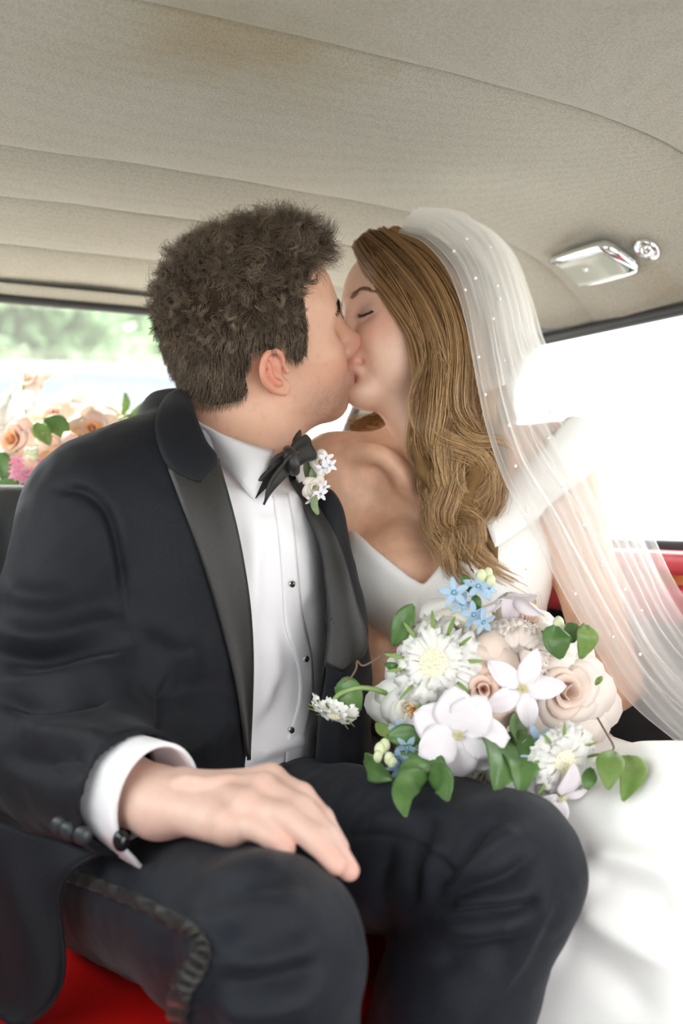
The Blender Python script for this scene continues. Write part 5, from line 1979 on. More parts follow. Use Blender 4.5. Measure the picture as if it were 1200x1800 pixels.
kf = [
    (L3([(1030, 1500), (1120, 1515), (1200, 1535)], [1.05, 1.0, 0.98]), 0.010, 0.012),
    (L3([(1030, 1540), (1110, 1570), (1200, 1620)], [1.05, 1.0, 0.98]), -0.008, 0.016),
    (L3([(1010, 1580), (1090, 1640), (1200, 1700)], [1.02, 1.0, 0.98]), 0.010, 0.014),
    (L3([(960, 1660), (1050, 1700), (1160, 1790)], [1.0, 0.98, 0.98]), -0.008, 0.018),
    (L3([(1060, 1440), (1130, 1400), (1200, 1390)], [1.1, 1.08, 1.08]), 0.006, 0.020),
    (L3([(1080, 1250), (1140, 1330), (1200, 1430)], [1.2, 1.15, 1.1]), 0.006, 0.020),
]
KV = folds(KV, KN, kf) + KN * (0.004 * vnoise(KV, 11, 12))[:, None]
link('skirt', mesh_from(KV, KQ, 'skirt'), M['dress'], dress)

# ------------------------------------------------------------------ flowers
def petal_mat(name, a, b, t=0.22, scale=60):
    return pm(name, a, 0.55, col2=b, cscale=scale, cdetail=2, translucent=t, sheen=0.1)


M['white_petal'] = petal_mat('white_petal', (0.94, 0.93, 0.90), (0.92, 0.90, 0.86))
M['cream_petal'] = petal_mat('cream_petal', (0.94, 0.90, 0.80), (0.92, 0.86, 0.74))
M['blush_petal'] = petal_mat('blush_petal', (0.94, 0.81, 0.72), (0.93, 0.76, 0.66))
M['peach_petal'] = petal_mat('peach_petal', (0.94, 0.76, 0.66), (0.93, 0.70, 0.58))
M['shell_petal'] = petal_mat('shell_pink_petal', (0.95, 0.88, 0.82), (0.94, 0.83, 0.76))
M['lilac_petal'] = petal_mat('pale_lilac_petal', (0.95, 0.91, 0.94), (0.94, 0.88, 0.92))
M['blue_petal'] = petal_mat('pale_blue_petal', (0.42, 0.60, 0.78), (0.55, 0.70, 0.84))
M['blue_core'] = pm('turquoise_flower_core', (0.08, 0.38, 0.52), 0.4)
M['pincushion'] = pm('cream_pincushion', (0.94, 0.92, 0.80), 0.7, col2=(0.90, 0.86, 0.62), cscale=300)
M['stamen'] = pm('orange_stamen', (0.72, 0.36, 0.05), 0.6)
M['clematis_core'] = pm('yellow_green_stamens', (0.86, 0.82, 0.52), 0.6)
M['leaf'] = pm('green_leaf', (0.085, 0.19, 0.045), 0.42, col2=(0.15, 0.28, 0.085), cscale=45, translucent=0.25, coat=0.15)
M['leaf_light'] = pm('light_green_leaf', (0.22, 0.36, 0.09), 0.42, col2=(0.33, 0.46, 0.15), cscale=45, translucent=0.35, coat=0.15)
M['leaf_dusty'] = pm('dusty_green_leaf', (0.22, 0.30, 0.15), 0.5, col2=(0.30, 0.38, 0.20), cscale=60, translucent=0.2)
M['sepal'] = pm('green_sepal', (0.22, 0.36, 0.08), 0.5, col2=(0.34, 0.46, 0.14), cscale=120, translucent=0.2)
M['stem'] = pm('green_stem', (0.20, 0.33, 0.09), 0.5, col2=(0.28, 0.40, 0.14), cscale=60)
M['vine'] = pm('brown_vine_stem', (0.16, 0.10, 0.06), 0.6)
M['bud'] = pm('pale_green_bud', (0.62, 0.68, 0.40), 0.5, col2=(0.75, 0.76, 0.52), cscale=90)
M['ribbon'] = pm('ivory_ribbon', (0.80, 0.77, 0.70), 0.4, sheen=0.2)
M['apricot_petal'] = petal_mat('apricot_petal', (0.93, 0.50, 0.26), (0.94, 0.60, 0.38))
M['coral_petal'] = petal_mat('coral_pink_petal', (0.95, 0.66, 0.56), (0.95, 0.76, 0.68))
M['pink_petal'] = petal_mat('pink_filler_petal', (0.78, 0.30, 0.46), (0.85, 0.42, 0.55))

_pet = {}


def petal(kind, mat, nu=9, nv=9):
    """shared petal meshes; base at the origin, growing along +x, inner face +z"""
    key = (kind, mat)
    if key in _pet:
        return _pet[key]
    s, t = np.meshgrid(np.linspace(0, 1, nu), np.linspace(-1, 1, nv), indexing='ij')
    x, y, z = s.copy(), None, None
    if kind == 'broad':            # clematis: wide, pointed, a groove down the middle
        w = 0.43 * np.sin(np.pi * np.clip(s, 0, 1) ** 0.9) ** 0.62 * (1 - 0.10 * s) + 0.03 * (1 - s)
        y = t * w
        z = 0.05 * np.abs(t) * np.sin(np.pi * s) + 0.06 * np.sin(np.pi * s) - 0.12 * s ** 2 + 0.035 * np.sin(7 * s + 5 * t) * np.abs(t) + 0.012 * np.cos(3 * np.pi * t) * np.sin(np.pi * s)
    elif kind == 'narrow':
        w = 0.24 * np.sin(np.pi * s ** 0.9) ** 0.7 * (1 - 0.1 * s) + 0.03 * (1 - s)
        y = t * w
        z = 0.10 * np.abs(t) * np.sin(np.pi * s) - 0.16 * s ** 2 + 0.03 * np.sin(7 * s + 3 * t)
    elif kind == 'scab':           # scabiosa: wedge with a torn edge
        w = 0.08 + 0.30 * s ** 0.9
        y = t * w
        x = s * (1 - 0.16 * np.abs(np.sin(1.5 * np.pi * t)) * (s > 0.85) - 0.10 * t ** 2 * (s > 0.8))
        z = 0.045 * np.cos(3 * np.pi * t + 2 * s) * s + 0.16 * np.sin(np.pi * s) - 0.16 * s ** 2
    elif kind == 'cup':            # rose: rounded, hollow, rim rolled back
        w = 0.52 * np.sin(np.pi * np.clip(0.12 + 0.80 * s, 0, 1)) ** 0.6
        y = t * w
        x = s * (1 - 0.12 * t ** 2)
        z = 0.34 * t ** 2 * (0.4 + 0.6 * s) + 0.14 * np.sin(np.pi * s * 0.9) * -1 - 0.95 * np.clip(s - 0.62, 0, 1) ** 1.6
        z = z + 0.012 * np.sin(8 * t + 6 * s)
    elif kind == 'wrap':           # heart of a rose: curled round the axis
        a = t * 1.9
        x = s
        y = 0.34 * np.sin(a) * (0.8 + 0.2 * s)
        z = 0.34 * (1 - np.cos(a)) * (0.8 + 0.2 * s) - 0.05 * np.clip(s - 0.8, 0, 1)
    elif kind == 'frill':          # carnation: fan with a toothed rim
        w = 0.06 + 0.36 * s
        y = t * w
        x = s * (1 - 0.10 * t ** 2) + 0.05 * np.sin(11 * np.pi * t) * (s > 0.95)
        z = 0.10 * np.sin(3.5 * np.pi * t) * s ** 2 + 0.10 * s - 0.42 * np.clip(s - 0.35, 0, 1) ** 1.5
    elif kind == 'star':           # small five-petalled flower
        w = 0.20 * np.sin(np.pi * (0.1 + 0.88 * s)) ** 0.6
        y = t * w
        z = 0.05 * t ** 2 - 0.10 * s ** 2 + 0.05
    V = np.stack([x + 0 * y, y, z + 0 * y], -1)
    Vm, Fm = sheet(V, 0.010 if kind not in ('star',) else 0.025)
    me = mesh_from(Vm, Fm, 'petal')
    me.materials.append(M[mat])
    _pet[key] = me
    return me


def axes(n, up=(0, 0, 1)):
    """rotation whose z axis is n"""
    z = np.asarray(n, float)
    z /= np.linalg.norm(z)
    x = np.cross(np.asarray(up, float), z)
    if np.linalg.norm(x) < 1e-3:
        x = np.array([1.0, 0, 0])
    x /= np.linalg.norm(x)
    y = np.cross(z, x)
    return np.stack([x, y, z], 1)


def flower_root(name, parent, c, n, label=None):
    o = bpy.data.objects.new(name, None)
    COL.objects.link(o)
    o.empty_display_size = 0.02
    o.parent = parent
    o.matrix_parent_inverse = Matrix.Translation(-parent.location)
    R = axes(n)
    o.matrix_basis = Matrix.Translation(Vector(c)) @ Matrix(R.tolist()).to_4x4()
    if label:
        o['label'] = label
    return o


def put(me, parent, phi, elev, r0, z0, size, name='petal', roll=0.0, wide=1.0):
    o = bpy.data.objects.new(name, me)
    COL.objects.link(o)
    o.parent = parent
    m = Matrix.Rotation(phi, 4, 'Z') @ Matrix.Translation((r0, 0, z0)) @ Matrix.Rotation(-elev, 4, 'Y') @ Matrix.Rotation(roll, 4, 'X') @ Matrix.Diagonal((size, size * wide, size, 1))
    o.matrix_basis = m
    return o


D2R = math.pi / 180
_part = {}


def part_mesh(key, build, mat):
    if key not in _part:
        V, F = build()
        me = mesh_from(V, F, key)
        me.materials.append(M[mat])
        _part[key] = me
    return _part[key]


def put_part(me, parent, name, size=1.0):
    o = bpy.data.objects.new(name, me)
    COL.objects.link(o)
    o.parent = parent
    o.scale = (size, size, size)
    return o


def dome_of_balls(n, rad, h, br):
    ps = []
    for i in range(n):
        r = math.sqrt((i + 0.5) / n)
        a = i * 2.39996
        ps.append(ball((rad * r * math.cos(a), rad * r * math.sin(a), h * (1 - r * r)), br, 5, 4))
    return merge(*ps)


def thread_tuft(n, L, spread, rad, seed):
    r = np.random.default_rng(seed)
    ps = []
    for i in range(n):
        a = i * 2.39996
        q = spread * math.sqrt((i + 0.5) / n)
        d = np.array([math.sin(q) * math.cos(a), math.sin(q) * math.sin(a), math.cos(q)])
        l = L * r.uniform(0.8, 1.1)
        ps.append(tube([(0, 0, 0), d * l * 0.6 + np.array([0, 0, 0.1 * l]), d * l], [rad, rad * 0.8, rad * 1.5], 4, 4))
    return merge(*ps)


def scabiosa(parent, c, n, R, seed, mat='white_petal', sepals=8, label=None, npet=13):
    r = random.Random(seed)
    o = flower_root('scabiosa', parent, c, n, label)
    for ring, (cnt, el, sz, r0) in enumerate(((npet, -2, 0.80, 0.24), (npet, 8, 0.66, 0.22), (npet, 20, 0.46, 0.22))):
        for i in range(cnt):
            put(petal('scab', mat), o, 2 * math.pi * (i + 0.5 * ring) / cnt + r.uniform(-0.1, 0.1), (el + r.uniform(-12, 12)) * D2R, R * r0, R * 0.05 * ring, R * sz * r.uniform(0.78, 1.12), roll=r.uniform(-0.35, 0.35), wide=r.uniform(1.0, 1.4))
    put_part(part_mesh('pincushion', lambda: dome_of_balls(70, 1.0, 0.45, 0.085), 'pincushion'), o, 'pincushion', R * 0.36).location.z = R * 0.12
    put_part(part_mesh('pincushion_base', lambda: ball((0, 0, -0.06), (0.90, 0.90, 0.42), 16, 9), 'pincushion'), o, 'pincushion_base', R * 0.36).location.z = R * 0.12
    for i in range(sepals):
        put(leaf_blade(), o, 2 * math.pi * (i + r.uniform(-0.3, 0.3)) / sepals, r.uniform(-8, 25) * D2R, R * 0.62, R * 0.12, R * r.uniform(0.32, 0.48), 'sepal', wide=0.9)
    return o


def leaf_blade():
    def b():
        s, t = np.meshgrid(np.linspace(0, 1, 7), np.linspace(-1, 1, 3), indexing='ij')
        w = 0.11 * np.sin(np.pi * (0.15 + 0.85 * s)) ** 0.8
        return sheet(np.stack([s, t * w, 0.06 * np.abs(t) + 0.10 * np.sin(2 * s)], -1), 0.03)
    return part_mesh('sepal', b, 'sepal')


def rose_petal(f_, mat, var):
    """one petal of a rose at opening f_ (0 heart .. 1 outermost): wraps the axis, bellies out, rim rolled back"""
    key = ('rose', round(f_, 2), mat, var)
    if key in _pet:
        return _pet[key]
    nu, nv = 11, 9
    s, t = np.meshgrid(np.linspace(0, 1, nu), np.linspace(-1, 1, nv), indexing='ij')
    rho = 0.10 + 0.56 * f_ ** 1.1
    H = 0.80 - 0.34 * f_
    A = (1.75 - 1.0 * f_) * (0.62 + 0.38 * np.sin(np.pi * np.clip(s * 0.62 + 0.12, 0, 1)))
    fl, cu = 0.4 + 4.2 * f_, 0.3 + 2.6 * f_
    e = np.clip(s - 0.66, 0, 1)
    r = rho * (0.25 + 0.75 * np.sin(np.pi / 2 * np.clip(s * 1.25, 0, 1))) * (1 + 0.10 * t) + fl * e ** 2 * (1 + 0.35 * np.sin(3 * t + var)) 
    z = -0.58 + H * s - cu * e ** 2 - 0.10 * t ** 2 * s - 0.02 * np.sin(5 * t + 2 * var) * s
    r = r + 0.015 * np.sin(6 * t + 4 * s + var) * s * f_
    V = np.stack([r * np.cos(A * t), r * np.sin(A * t), z], -1)
    Vm, Fm = sheet(V, 0.012)
    me = mesh_from(Vm, Fm, 'petal')
    me.materials.append(M[mat])
    _pet[key] = me
    return me


def rose(parent, c, n, R, seed, mats, layers=5, name='rose', label=None, open_=1.0):
    """mats: heart, inner, outer petal materials"""
    r = random.Random(seed)
    o = flower_root(name, parent, c, n, label)
    phi = r.uniform(0, 6)
    for L in range(layers + 1):
        f_ = (L / layers) * open_
        cnt = (2, 3, 3, 4, 5, 5, 6)[L]
        mt = mats[0] if f_ < 0.34 else (mats[1] if f_ < 0.62 else mats[2])
        phi += 0.7
        for i in range(cnt):
            q = bpy.data.objects.new('petal', rose_petal(f_, mt, (i + L) % 3))
            COL.objects.link(q)
            q.parent = o
            sz = R * r.uniform(0.95, 1.05)
            q.matrix_basis = Matrix.Rotation(phi + 2 * math.pi * i / cnt + r.uniform(-0.12, 0.12), 4, 'Z') @ Matrix.Rotation(r.uniform(-0.05, 0.05), 4, 'Y') @ Matrix.Diagonal((sz, sz, sz * r.uniform(0.92, 1.06), 1))
    return o


def clematis(parent, c, n, R, seed, cnt, kind='broad', mat='lilac_petal', label=None, elev=8):
    r = random.Random(seed)
    o = flower_root('clematis', parent, c, n, label)
    for i in range(cnt):
        put(petal(kind, mat, 10, 9), o, 2 * math.pi * i / cnt + r.uniform(-0.14, 0.14), (elev + r.uniform(-14, 14)) * D2R, R * 0.05, R * 0.012 * (i % 3), R * 0.97 * r.uniform(0.92, 1.06), roll=r.uniform(-0.22, 0.22), wide=1.12)
    put_part(part_mesh('clematis_stamens', lambda: thread_tuft(26, 0.15, 1.0, 0.011, 4), 'clematis_core'), o, 'stamens', R)
    return o


def carnation(parent, c, n, R, seed, mat, label=None):
    """a dome of toothed ruffles, too fine to pick apart"""
    r = random.Random(seed)
    o = flower_root('carnation', parent, c, n, label)
    nu, nv = 5, 15
    s, t = np.meshgrid(np.linspace(0, 1, nu), np.linspace(-1, 1, nv), indexing='ij')
    parts = []
    for k in range(150):
        f_ = math.sqrt((k + 0.5) / 150)
        th, ph = f_ * 1.42, k * 2.39996
        w = 0.07 + 0.24 * s
        x = s * (0.32 - 0.03 * t ** 2) + 0.022 * np.sin(13 * np.pi * t + k) * (s > 0.95)
        z = 0.06 * np.sin(3.2 * np.pi * t + k) * s ** 2 - 0.10 * s ** 2
        V = np.stack([x, t * w * 0.8, z], -1).reshape(-1, 3)
        el = r.uniform(0.12, 0.62)
        m = Rz(math.degrees(ph)) @ Ry(math.degrees(th))
        V = (V @ (Rz(r.uniform(-50, 50)) @ Ry(-math.degrees(el))).T) + np.array([0, 0, 0.62])
        V = V @ m.T
        V[:, 2] = V[:, 2] * 0.75 - 0.35
        Vm, Fm = sheet(V.reshape(nu, nv, 3) * R * 1.15, 0.0004)
        parts.append((Vm, Fm))
    V, F = merge(*parts)
    me = mesh_from(V, F, 'ruffled_petals')
    me.materials.append(M[mat])
    q = bpy.data.objects.new('ruffled_petals', me)
    COL.objects.link(q)
    q.parent = o
    q['kind'] = 'stuff'
    q2 = put_part(part_mesh('carnation_heart_' + mat, lambda: ball((0, 0, -0.36), (0.56, 0.56, 0.40), 14, 9), mat), o, 'flower_heart', R)
    return o


def tweedia(parent, c, n, R, seed, mat='blue_petal'):
    r = random.Random(seed)
    o = flower_root('blue_flower', parent, c, n)
    a0 = r.uniform(0, 6)
    for i in range(5):
        put(petal('star', mat, 6, 5), o, a0 + 2 * math.pi * i / 5, r.uniform(-5, 16) * D2R, R * 0.10, 0, R * 0.95, wide=1.25)
    put_part(part_mesh('blue_core', lambda: merge(*[ball((0.13 * math.cos(i * 1.2566), 0.13 * math.sin(i * 1.2566), 0.08), (0.07, 0.07, 0.11), 6, 5) for i in range(5)]), 'blue_core'), o, 'flower_core', R)
    put_part(part_mesh('blue_pip', lambda: ball((0, 0, 0.14), 0.07, 6, 5), 'white_petal'), o, 'flower_pip', R)
    return o


def leaf(parent, pts, width, nrm_, mat='leaf', name='leaf', fold=0.25, wave=0.0):
    """leaf along a midrib of world points, with a creased rib and real thickness; parent is an Empty"""
    nu, nv = 14, 9
    path = spline(np.array(pts), nu)
    T = np.gradient(path, axis=0)
    T /= np.linalg.norm(T, axis=1, keepdims=True)
    n = np.asarray(nrm_, float)
    S = np.cross(T, n)
    S /= np.linalg.norm(S, axis=1, keepdims=True)
    N1 = np.cross(S, T)
    s = np.linspace(0, 1, nu)
    w = width * 0.46 * np.sin(np.pi * (0.02 + 0.96 * s) ** 0.85) ** 0.9 + 0.0006
    t = np.linspace(-1, 1, nv)
    V = path[:, None] + (w[:, None] * t[None])[..., None] * S[:, None] + ((fold * np.abs(t)[None] - 0.25 * t[None] ** 2 * fold) * w[:, None] + wave * np.sin(6 * s[:, None] + 3 * t[None]) * np.abs(t)[None])[..., None] * N1[:, None]
    # side veins pressed in
    vein = np.cos((s[:, None] * 9 - np.abs(t)[None] * 1.6) * 2 * np.pi) > 0.75
    V = V - (0.0008 * vein)[..., None] * N1[:, None]
    Vm, Fm = sheet(V, 0.0007)
    return link(name, mesh_from(Vm, Fm, name), M[mat], parent)


def stem(parent, pts, r, mat='stem', name='stem', n=16):
    return link(name, mesh_from(*tube(pts, r, n, 8), name), M[mat], parent)


TOCAM = np.array([0, -1.0, 0])
GRIPB = P(845, 1352, 1.165)
bq = empty('bridal_bouquet', GRIPB, label='bridal bouquet of white and blush flowers with green leaves on the lap', cat='bouquet')


def face(px, py, tilt=0.55):
    """flowers turn outward from the middle of the bouquet"""
    v = np.array([(px - 870) / 260.0, 0, (1225 - py) / 260.0]) * tilt
    v[1] = -1.0
    v += np.array([0, 0, 0.12])
    return v / np.linalg.norm(v)


def BP(px, py, d):
    """the bunch leans over the knee: its lower side comes nearer"""
    return P(px, py, d - 0.045 - 0.40 * max(0, py - 1270) / 1000.0)


# large blooms
rose(bq, BP(798, 1108, 1.150), face(790, 1100, 0.7), 0.043, 11, ('cream_petal', 'cream_petal', 'white_petal'), 5, 'peony', 'cream white peony at the top', 0.75)
scabiosa(bq, BP(764, 1166, 1.115), face(740, 1170), 0.049, 12, label='large white pincushion flower', sepals=11)
rose(bq, BP(722, 1246, 1.118), face(690, 1245, 0.6), 0.040, 13, ('cream_petal', 'white_petal', 'white_petal'), 5, 'garden_rose', 'white garden rose with orange stamens', 1.05)
fl = flower_root('stamen_tuft', bq, BP(728, 1246, 1.098), face(690, 1245, 0.6))
put_part(part_mesh('orange_stamens', lambda: thread_tuft(16, 0.011, 0.9, 0.0006, 9), 'stamen'), fl, 'stamens')
rose(bq, BP(850, 1212, 1.098), face(840, 1225), 0.042, 14, ('peach_petal', 'peach_petal', 'blush_petal'), 5, 'rose', 'peach blush rose at the middle', 0.95)
carnation(bq, BP(908, 1146, 1.125), face(900, 1140), 0.041, 15, 'shell_petal', 'ruffled shell pink carnation')
carnation(bq, BP(868, 1115, 1.175), face(870, 1090, 0.8), 0.032, 25, 'cream_petal', 'small cream carnation')
rose(bq, BP(1000, 1216, 1.135), face(990, 1215, 0.6), 0.055, 16, ('blush_petal', 'shell_petal', 'shell_petal'), 6, 'garden_rose', 'large open blush garden rose', 1.0)
clematis(bq, BP(806, 1292, 1.085), face(800, 1300, 0.5), 0.045, 17, 7, label='large pale lilac clematis', elev=6)
clematis(bq, BP(766, 1240, 1.118), face(770, 1245, 0.5), 0.036, 18, 5, label='pale lilac clematis behind the large one')
clematis(bq, BP(917, 1211, 1.092), face(917, 1211, 0.4), 0.043, 19, 5, 'narrow', label='slender pale lilac clematis', elev=4)
rose(bq, BP(985, 1382, 1.125), face(985, 1390, 0.7), 0.046, 20, ('white_petal', 'white_petal', 'white_petal'), 5, 'peony', 'white peony at the bottom', 0.85)
scabiosa(bq, BP(988, 1335, 1.085), face(1000, 1345), 0.038, 21, label='white pincushion flower low in the bunch', sepals=8, npet=11)
clematis(bq, BP(985, 1400, 1.105), np.array([0.25, -0.75, -0.6]), 0.038, 22, 4, 'narrow', label='drooping pale lilac clematis at the bottom')
o = clematis(bq, BP(893, 1042, 1.155), np.array([0.15, -0.45, -0.85]), 0.040, 23, 5, 'narrow', label='drooping shell pink clematis at the top', elev=38)
rose(bq, BP(930, 1090, 1.175), face(950, 1050, 1.0), 0.034, 24, ('blush_petal', 'shell_petal', 'shell_petal'), 4, 'rose', 'half open shell pink rose at the top', 0.7)
rose(bq, BP(930, 1372, 1.135), face(915, 1400, 0.8), 0.036, 26, ('white_petal', 'white_petal', 'white_petal'), 4, 'rose', 'white rose tucked under the leaves', 0.8)
rose(bq, BP(860, 1370, 1.150), face(860, 1400, 0.8), 0.034, 27, ('cream_petal', 'cream_petal', 'white_petal'), 4, 'rose', 'cream rose tucked under the leaves', 0.8)
# nodding scabiosa on a long arched stem at the side
scabiosa(bq, BP(588, 1250, 1.115), np.array([-0.35, -0.45, -0.82]), 0.026, 28, label='small nodding pincushion flower on an arched stem', sepals=9, npet=9)
stem(bq, [BP(583, 1235, 1.122), BP(600, 1218, 1.125), BP(640, 1209, 1.130), BP(690, 1224, 1.145), BP(760, 1270, 1.17)], [0.0022, 0.0025, 0.0026, 0.0026, 0.0024])
# blue stars
for i, (x, y, d, R, dx, dz) in enumerate(((798, 1042, 1.110, 0.0155, -0.2, 0.3), (840, 1031, 1.112, 0.0150, 0.1, 0.5), (858, 1033, 1.118, 0.0125, 0.8, 0.2), (812, 1060, 1.118, 0.0135, -0.4, -0.2),
                                          (832, 1080, 1.112, 0.0140, 0.0, -0.2), (848, 1093, 1.110, 0.0130, 0.5, -0.4), (946, 1302, 1.085, 0.0155, 0.0, 0.2), (940, 1338, 1.080, 0.0135, -0.3, -0.2),
                                          (716, 1312, 1.105, 0.0130, -0.3, -0.6), (700, 1330, 1.100, 0.0130, -0.5, -0.7), (700, 1350, 1.095, 0.0120, 0.2, -0.9), (702, 1283, 1.110, 0.0110, -0.2, 0.2))):
    tweedia(bq, BP(x, y, d), np.array([dx, -1, dz]), R, 50 + i)
for i, (x, y, d, R) in enumerate(((846, 1012, 1.115, 0.0060), (862, 1021, 1.115, 0.0058), (858, 1007, 1.118, 0.005), (936, 1138, 1.14, 0.005), (830, 1146, 1.12, 0.0052), (842, 1152, 1.12, 0.0046), (846, 1142, 1.12, 0.0042),
                                  (668, 1318, 1.10, 0.0068), (676, 1310, 1.10, 0.0062), (684, 1334, 1.098, 0.0060), (664, 1330, 1.098, 0.0052), (690, 1342, 1.096, 0.0056), (981, 1097, 1.14, 0.0072))):
    V, F = ball(BP(x, y, d), (R * 0.85, R * 0.85, R * 1.15), 10, 8)
    link('flower_bud', mesh_from(V, F, 'flower_bud'), M['bud'], bq)
# leaves: measured midribs
N_ = np.array([0, -1.0, 0.25])
for pts, w, mt in (
    ([(727, 1064, 1.13), (712, 1085, 1.125), (702, 1110, 1.125), (690, 1134, 1.13)], 0.022, 'leaf'),
    ([(722, 1066, 1.13), (704, 1095, 1.135), (692, 1120, 1.14)], 0.020, 'leaf'),
    ([(976, 1100, 1.115), (978, 1125, 1.105), (986, 1158, 1.11)], 0.030, 'leaf'),
    ([(1028, 1098, 1.11), (1032, 1120, 1.10), (1020, 1158, 1.11)], 0.022, 'leaf_light'),
    ([(1000, 1095, 1.13), (1005, 1110, 1.128), (1006, 1130, 1.13)], 0.018, 'leaf'),
    ([(1076, 1320, 1.07), (1072, 1345, 1.06), (1068, 1388, 1.065)], 0.027, 'leaf_light'),
    ([(1098, 1328, 1.075), (1112, 1355, 1.068), (1094, 1408, 1.072)], 0.027, 'leaf_light'),
    ([(1040, 1350, 1.08), (1035, 1370, 1.08), (1030, 1388, 1.085)], 0.014, 'leaf'),
    ([(868, 1285, 1.10), (882, 1330, 1.072), (868, 1390, 1.062)], 0.044, 'leaf'),
    ([(886, 1290, 1.105), (915, 1330, 1.080), (912, 1396, 1.070)], 0.040, 'leaf'),
    ([(915, 1252, 1.115), (910, 1285, 1.095), (922, 1320, 1.09)], 0.028, 'leaf'),
    ([(752, 1362, 1.085), (722, 1372, 1.072), (708, 1400, 1.066), (712, 1436, 1.062)], 0.026, 'leaf'),
    ([(758, 1354, 1.09), (725, 1352, 1.085), (700, 1378, 1.08)], 0.022, 'leaf'),
    ([(752, 1362, 1.085), (780, 1372, 1.068), (788, 1408, 1.064)], 0.030, 'leaf'),
    ([(680, 1296, 1.11), (715, 1292, 1.10), (752, 1300, 1.10)], 0.022, 'leaf'),
    ([(662, 1270, 1.12), (676, 1285, 1.115), (690, 1300, 1.11)], 0.014, 'leaf_light'),
    ([(745, 1325, 1.10), (765, 1345, 1.092), (785, 1360, 1.09)], 0.022, 'leaf'),
    ([(700, 1318, 1.115), (730, 1335, 1.11), (735, 1362, 1.11)], 0.034, 'leaf'),
    ([(590, 1206, 1.14), (612, 1215, 1.130), (632, 1250, 1.135)], 0.028, 'leaf'),
    ([(700, 1175, 1.125), (690, 1172, 1.12), (676, 1166, 1.12)], 0.009, 'leaf'),
    ([(815, 1010, 1.12), (820, 1025, 1.115), (828, 1042, 1.118)], 0.010, 'leaf'),
    ([(832, 1045, 1.118), (838, 1060, 1.112), (838, 1075, 1.115)], 0.009, 'leaf'),
    ([(935, 1112, 1.15), (948, 1118, 1.145), (955, 1122, 1.15)], 0.012, 'leaf'),
    ([(640, 1335, 1.14), (655, 1350, 1.13), (690, 1370, 1.125)], 0.030, 'leaf'),
    ([(1058, 1190, 1.13), (1052, 1196, 1.125), (1046, 1204, 1.125)], 0.005, 'leaf_light'),
):
    pp = [BP(*q) for q in pts]
    leaf(bq, pp, w, N_ + rng.normal(0, 0.25, 3) * np.array([1, 0.2, 1]), mt, wave=0.0012)
# tendrils and stems down to the hands
stem(bq, [BP(697, 1140, 1.12), BP(675, 1150, 1.122), BP(640, 1170, 1.128), BP(628, 1162, 1.13), BP(626, 1175, 1.13), BP(616, 1192, 1.132), BP(604, 1200, 1.135)], 0.0010, 'vine', 'tendril', 30)
stem(bq, [BP(1050, 1262, 1.11), BP(1066, 1290, 1.09), BP(1078, 1312, 1.075), BP(1074, 1324, 1.07)], 0.0010, 'vine', 'tendril', 20)
stem(bq, [BP(932, 1106, 1.15), BP(955, 1114, 1.145), BP(985, 1118, 1.14), BP(1010, 1108, 1.125), BP(1026, 1097, 1.112)], 0.0011, 'vine', 'tendril', 20)
for i, (x, y, d) in enumerate(((764, 1166, 1.135), (722, 1246, 1.15), (848, 1216, 1.15), (906, 1150, 1.16), (1000, 1216, 1.155), (806, 1292, 1.11), (917, 1211, 1.12), (795, 1118, 1.19), (985, 1382, 1.14), (893, 1042, 1.17), (930, 1090, 1.19))):
    a = P(x, y, d + 0.01)
    o_ = np.array([math.cos(i * 2.4) * 0.010, math.sin(i * 2.4) * 0.008, 0])
    stem(bq, [a, a * 0.45 + (GRIPB + o_) * 0.55 + np.array([0, 0.015, 0]), GRIPB + o_, GRIPB + o_ * 1.3 + np.array([0.004, 0.02, -0.045])], 0.0022)
a = np.linspace(0, 2 * np.pi, 25)[:-1]
V = np.array([[GRIPB + np.array([math.cos(t) * 0.0155, math.sin(t) * 0.0135, 0.022 - 0.044 * j / 5 + 0.001 * math.sin(6 * t + j)]) for j in range(6)] for t in a])
link('ribbon_wrap', mesh_from(V.reshape(-1, 3), grid_faces(24, 6, True), 'ribbon_wrap'), M['ribbon'], bq)

# boutonniere on the lapel
bt = empty('boutonniere', P(557, 835, 1.208), label='small boutonniere of cream and lilac blossoms on the black lapel', cat='boutonniere')
rose(bt, P(565, 812, 1.213), np.array([0.35, -0.85, 0.3]), 0.015, 61, ('cream_petal', 'cream_petal', 'white_petal'), 3, 'rose', None, 0.8)
rose(bt, P(554, 858, 1.203), np.array([0.2, -0.9, -0.2]), 0.014, 62, ('cream_petal', 'cream_petal', 'shell_petal'), 3, 'rose', None, 0.8)
for i, (x, y, R) in enumerate(((566, 806, 0.010), (572, 818, 0.009), (560, 822, 0.009), (556, 868, 0.009), (562, 856, 0.008), (540, 878, 0.008))):
    tweedia(bt, P(x + 7, y, 1.198), np.array([0.5, -1, 0.3 - 0.2 * i]), R, 70 + i, 'lilac_petal')
for pts, w in (([(541, 800, 1.215), (532, 820, 1.212), (530, 842, 1.21)], 0.011), ([(548, 815, 1.205), (541, 835, 1.20), (540, 858, 1.20)], 0.010), ([(554, 835, 1.20), (548, 852, 1.198), (550, 872, 1.198)], 0.009),
               ([(545, 870, 1.185), (543, 888, 1.18), (549, 905, 1.18)], 0.008)):
    leaf(bt, [P(q[0] + 9, q[1], q[2] + 0.012) for q in pts], w, np.array([0.3, -1, 0.3]), 'leaf_dusty')
stem(bt, [P(554, 830, 1.215), P(554, 870, 1.210), P(561, 910, 1.206)], 0.0014)

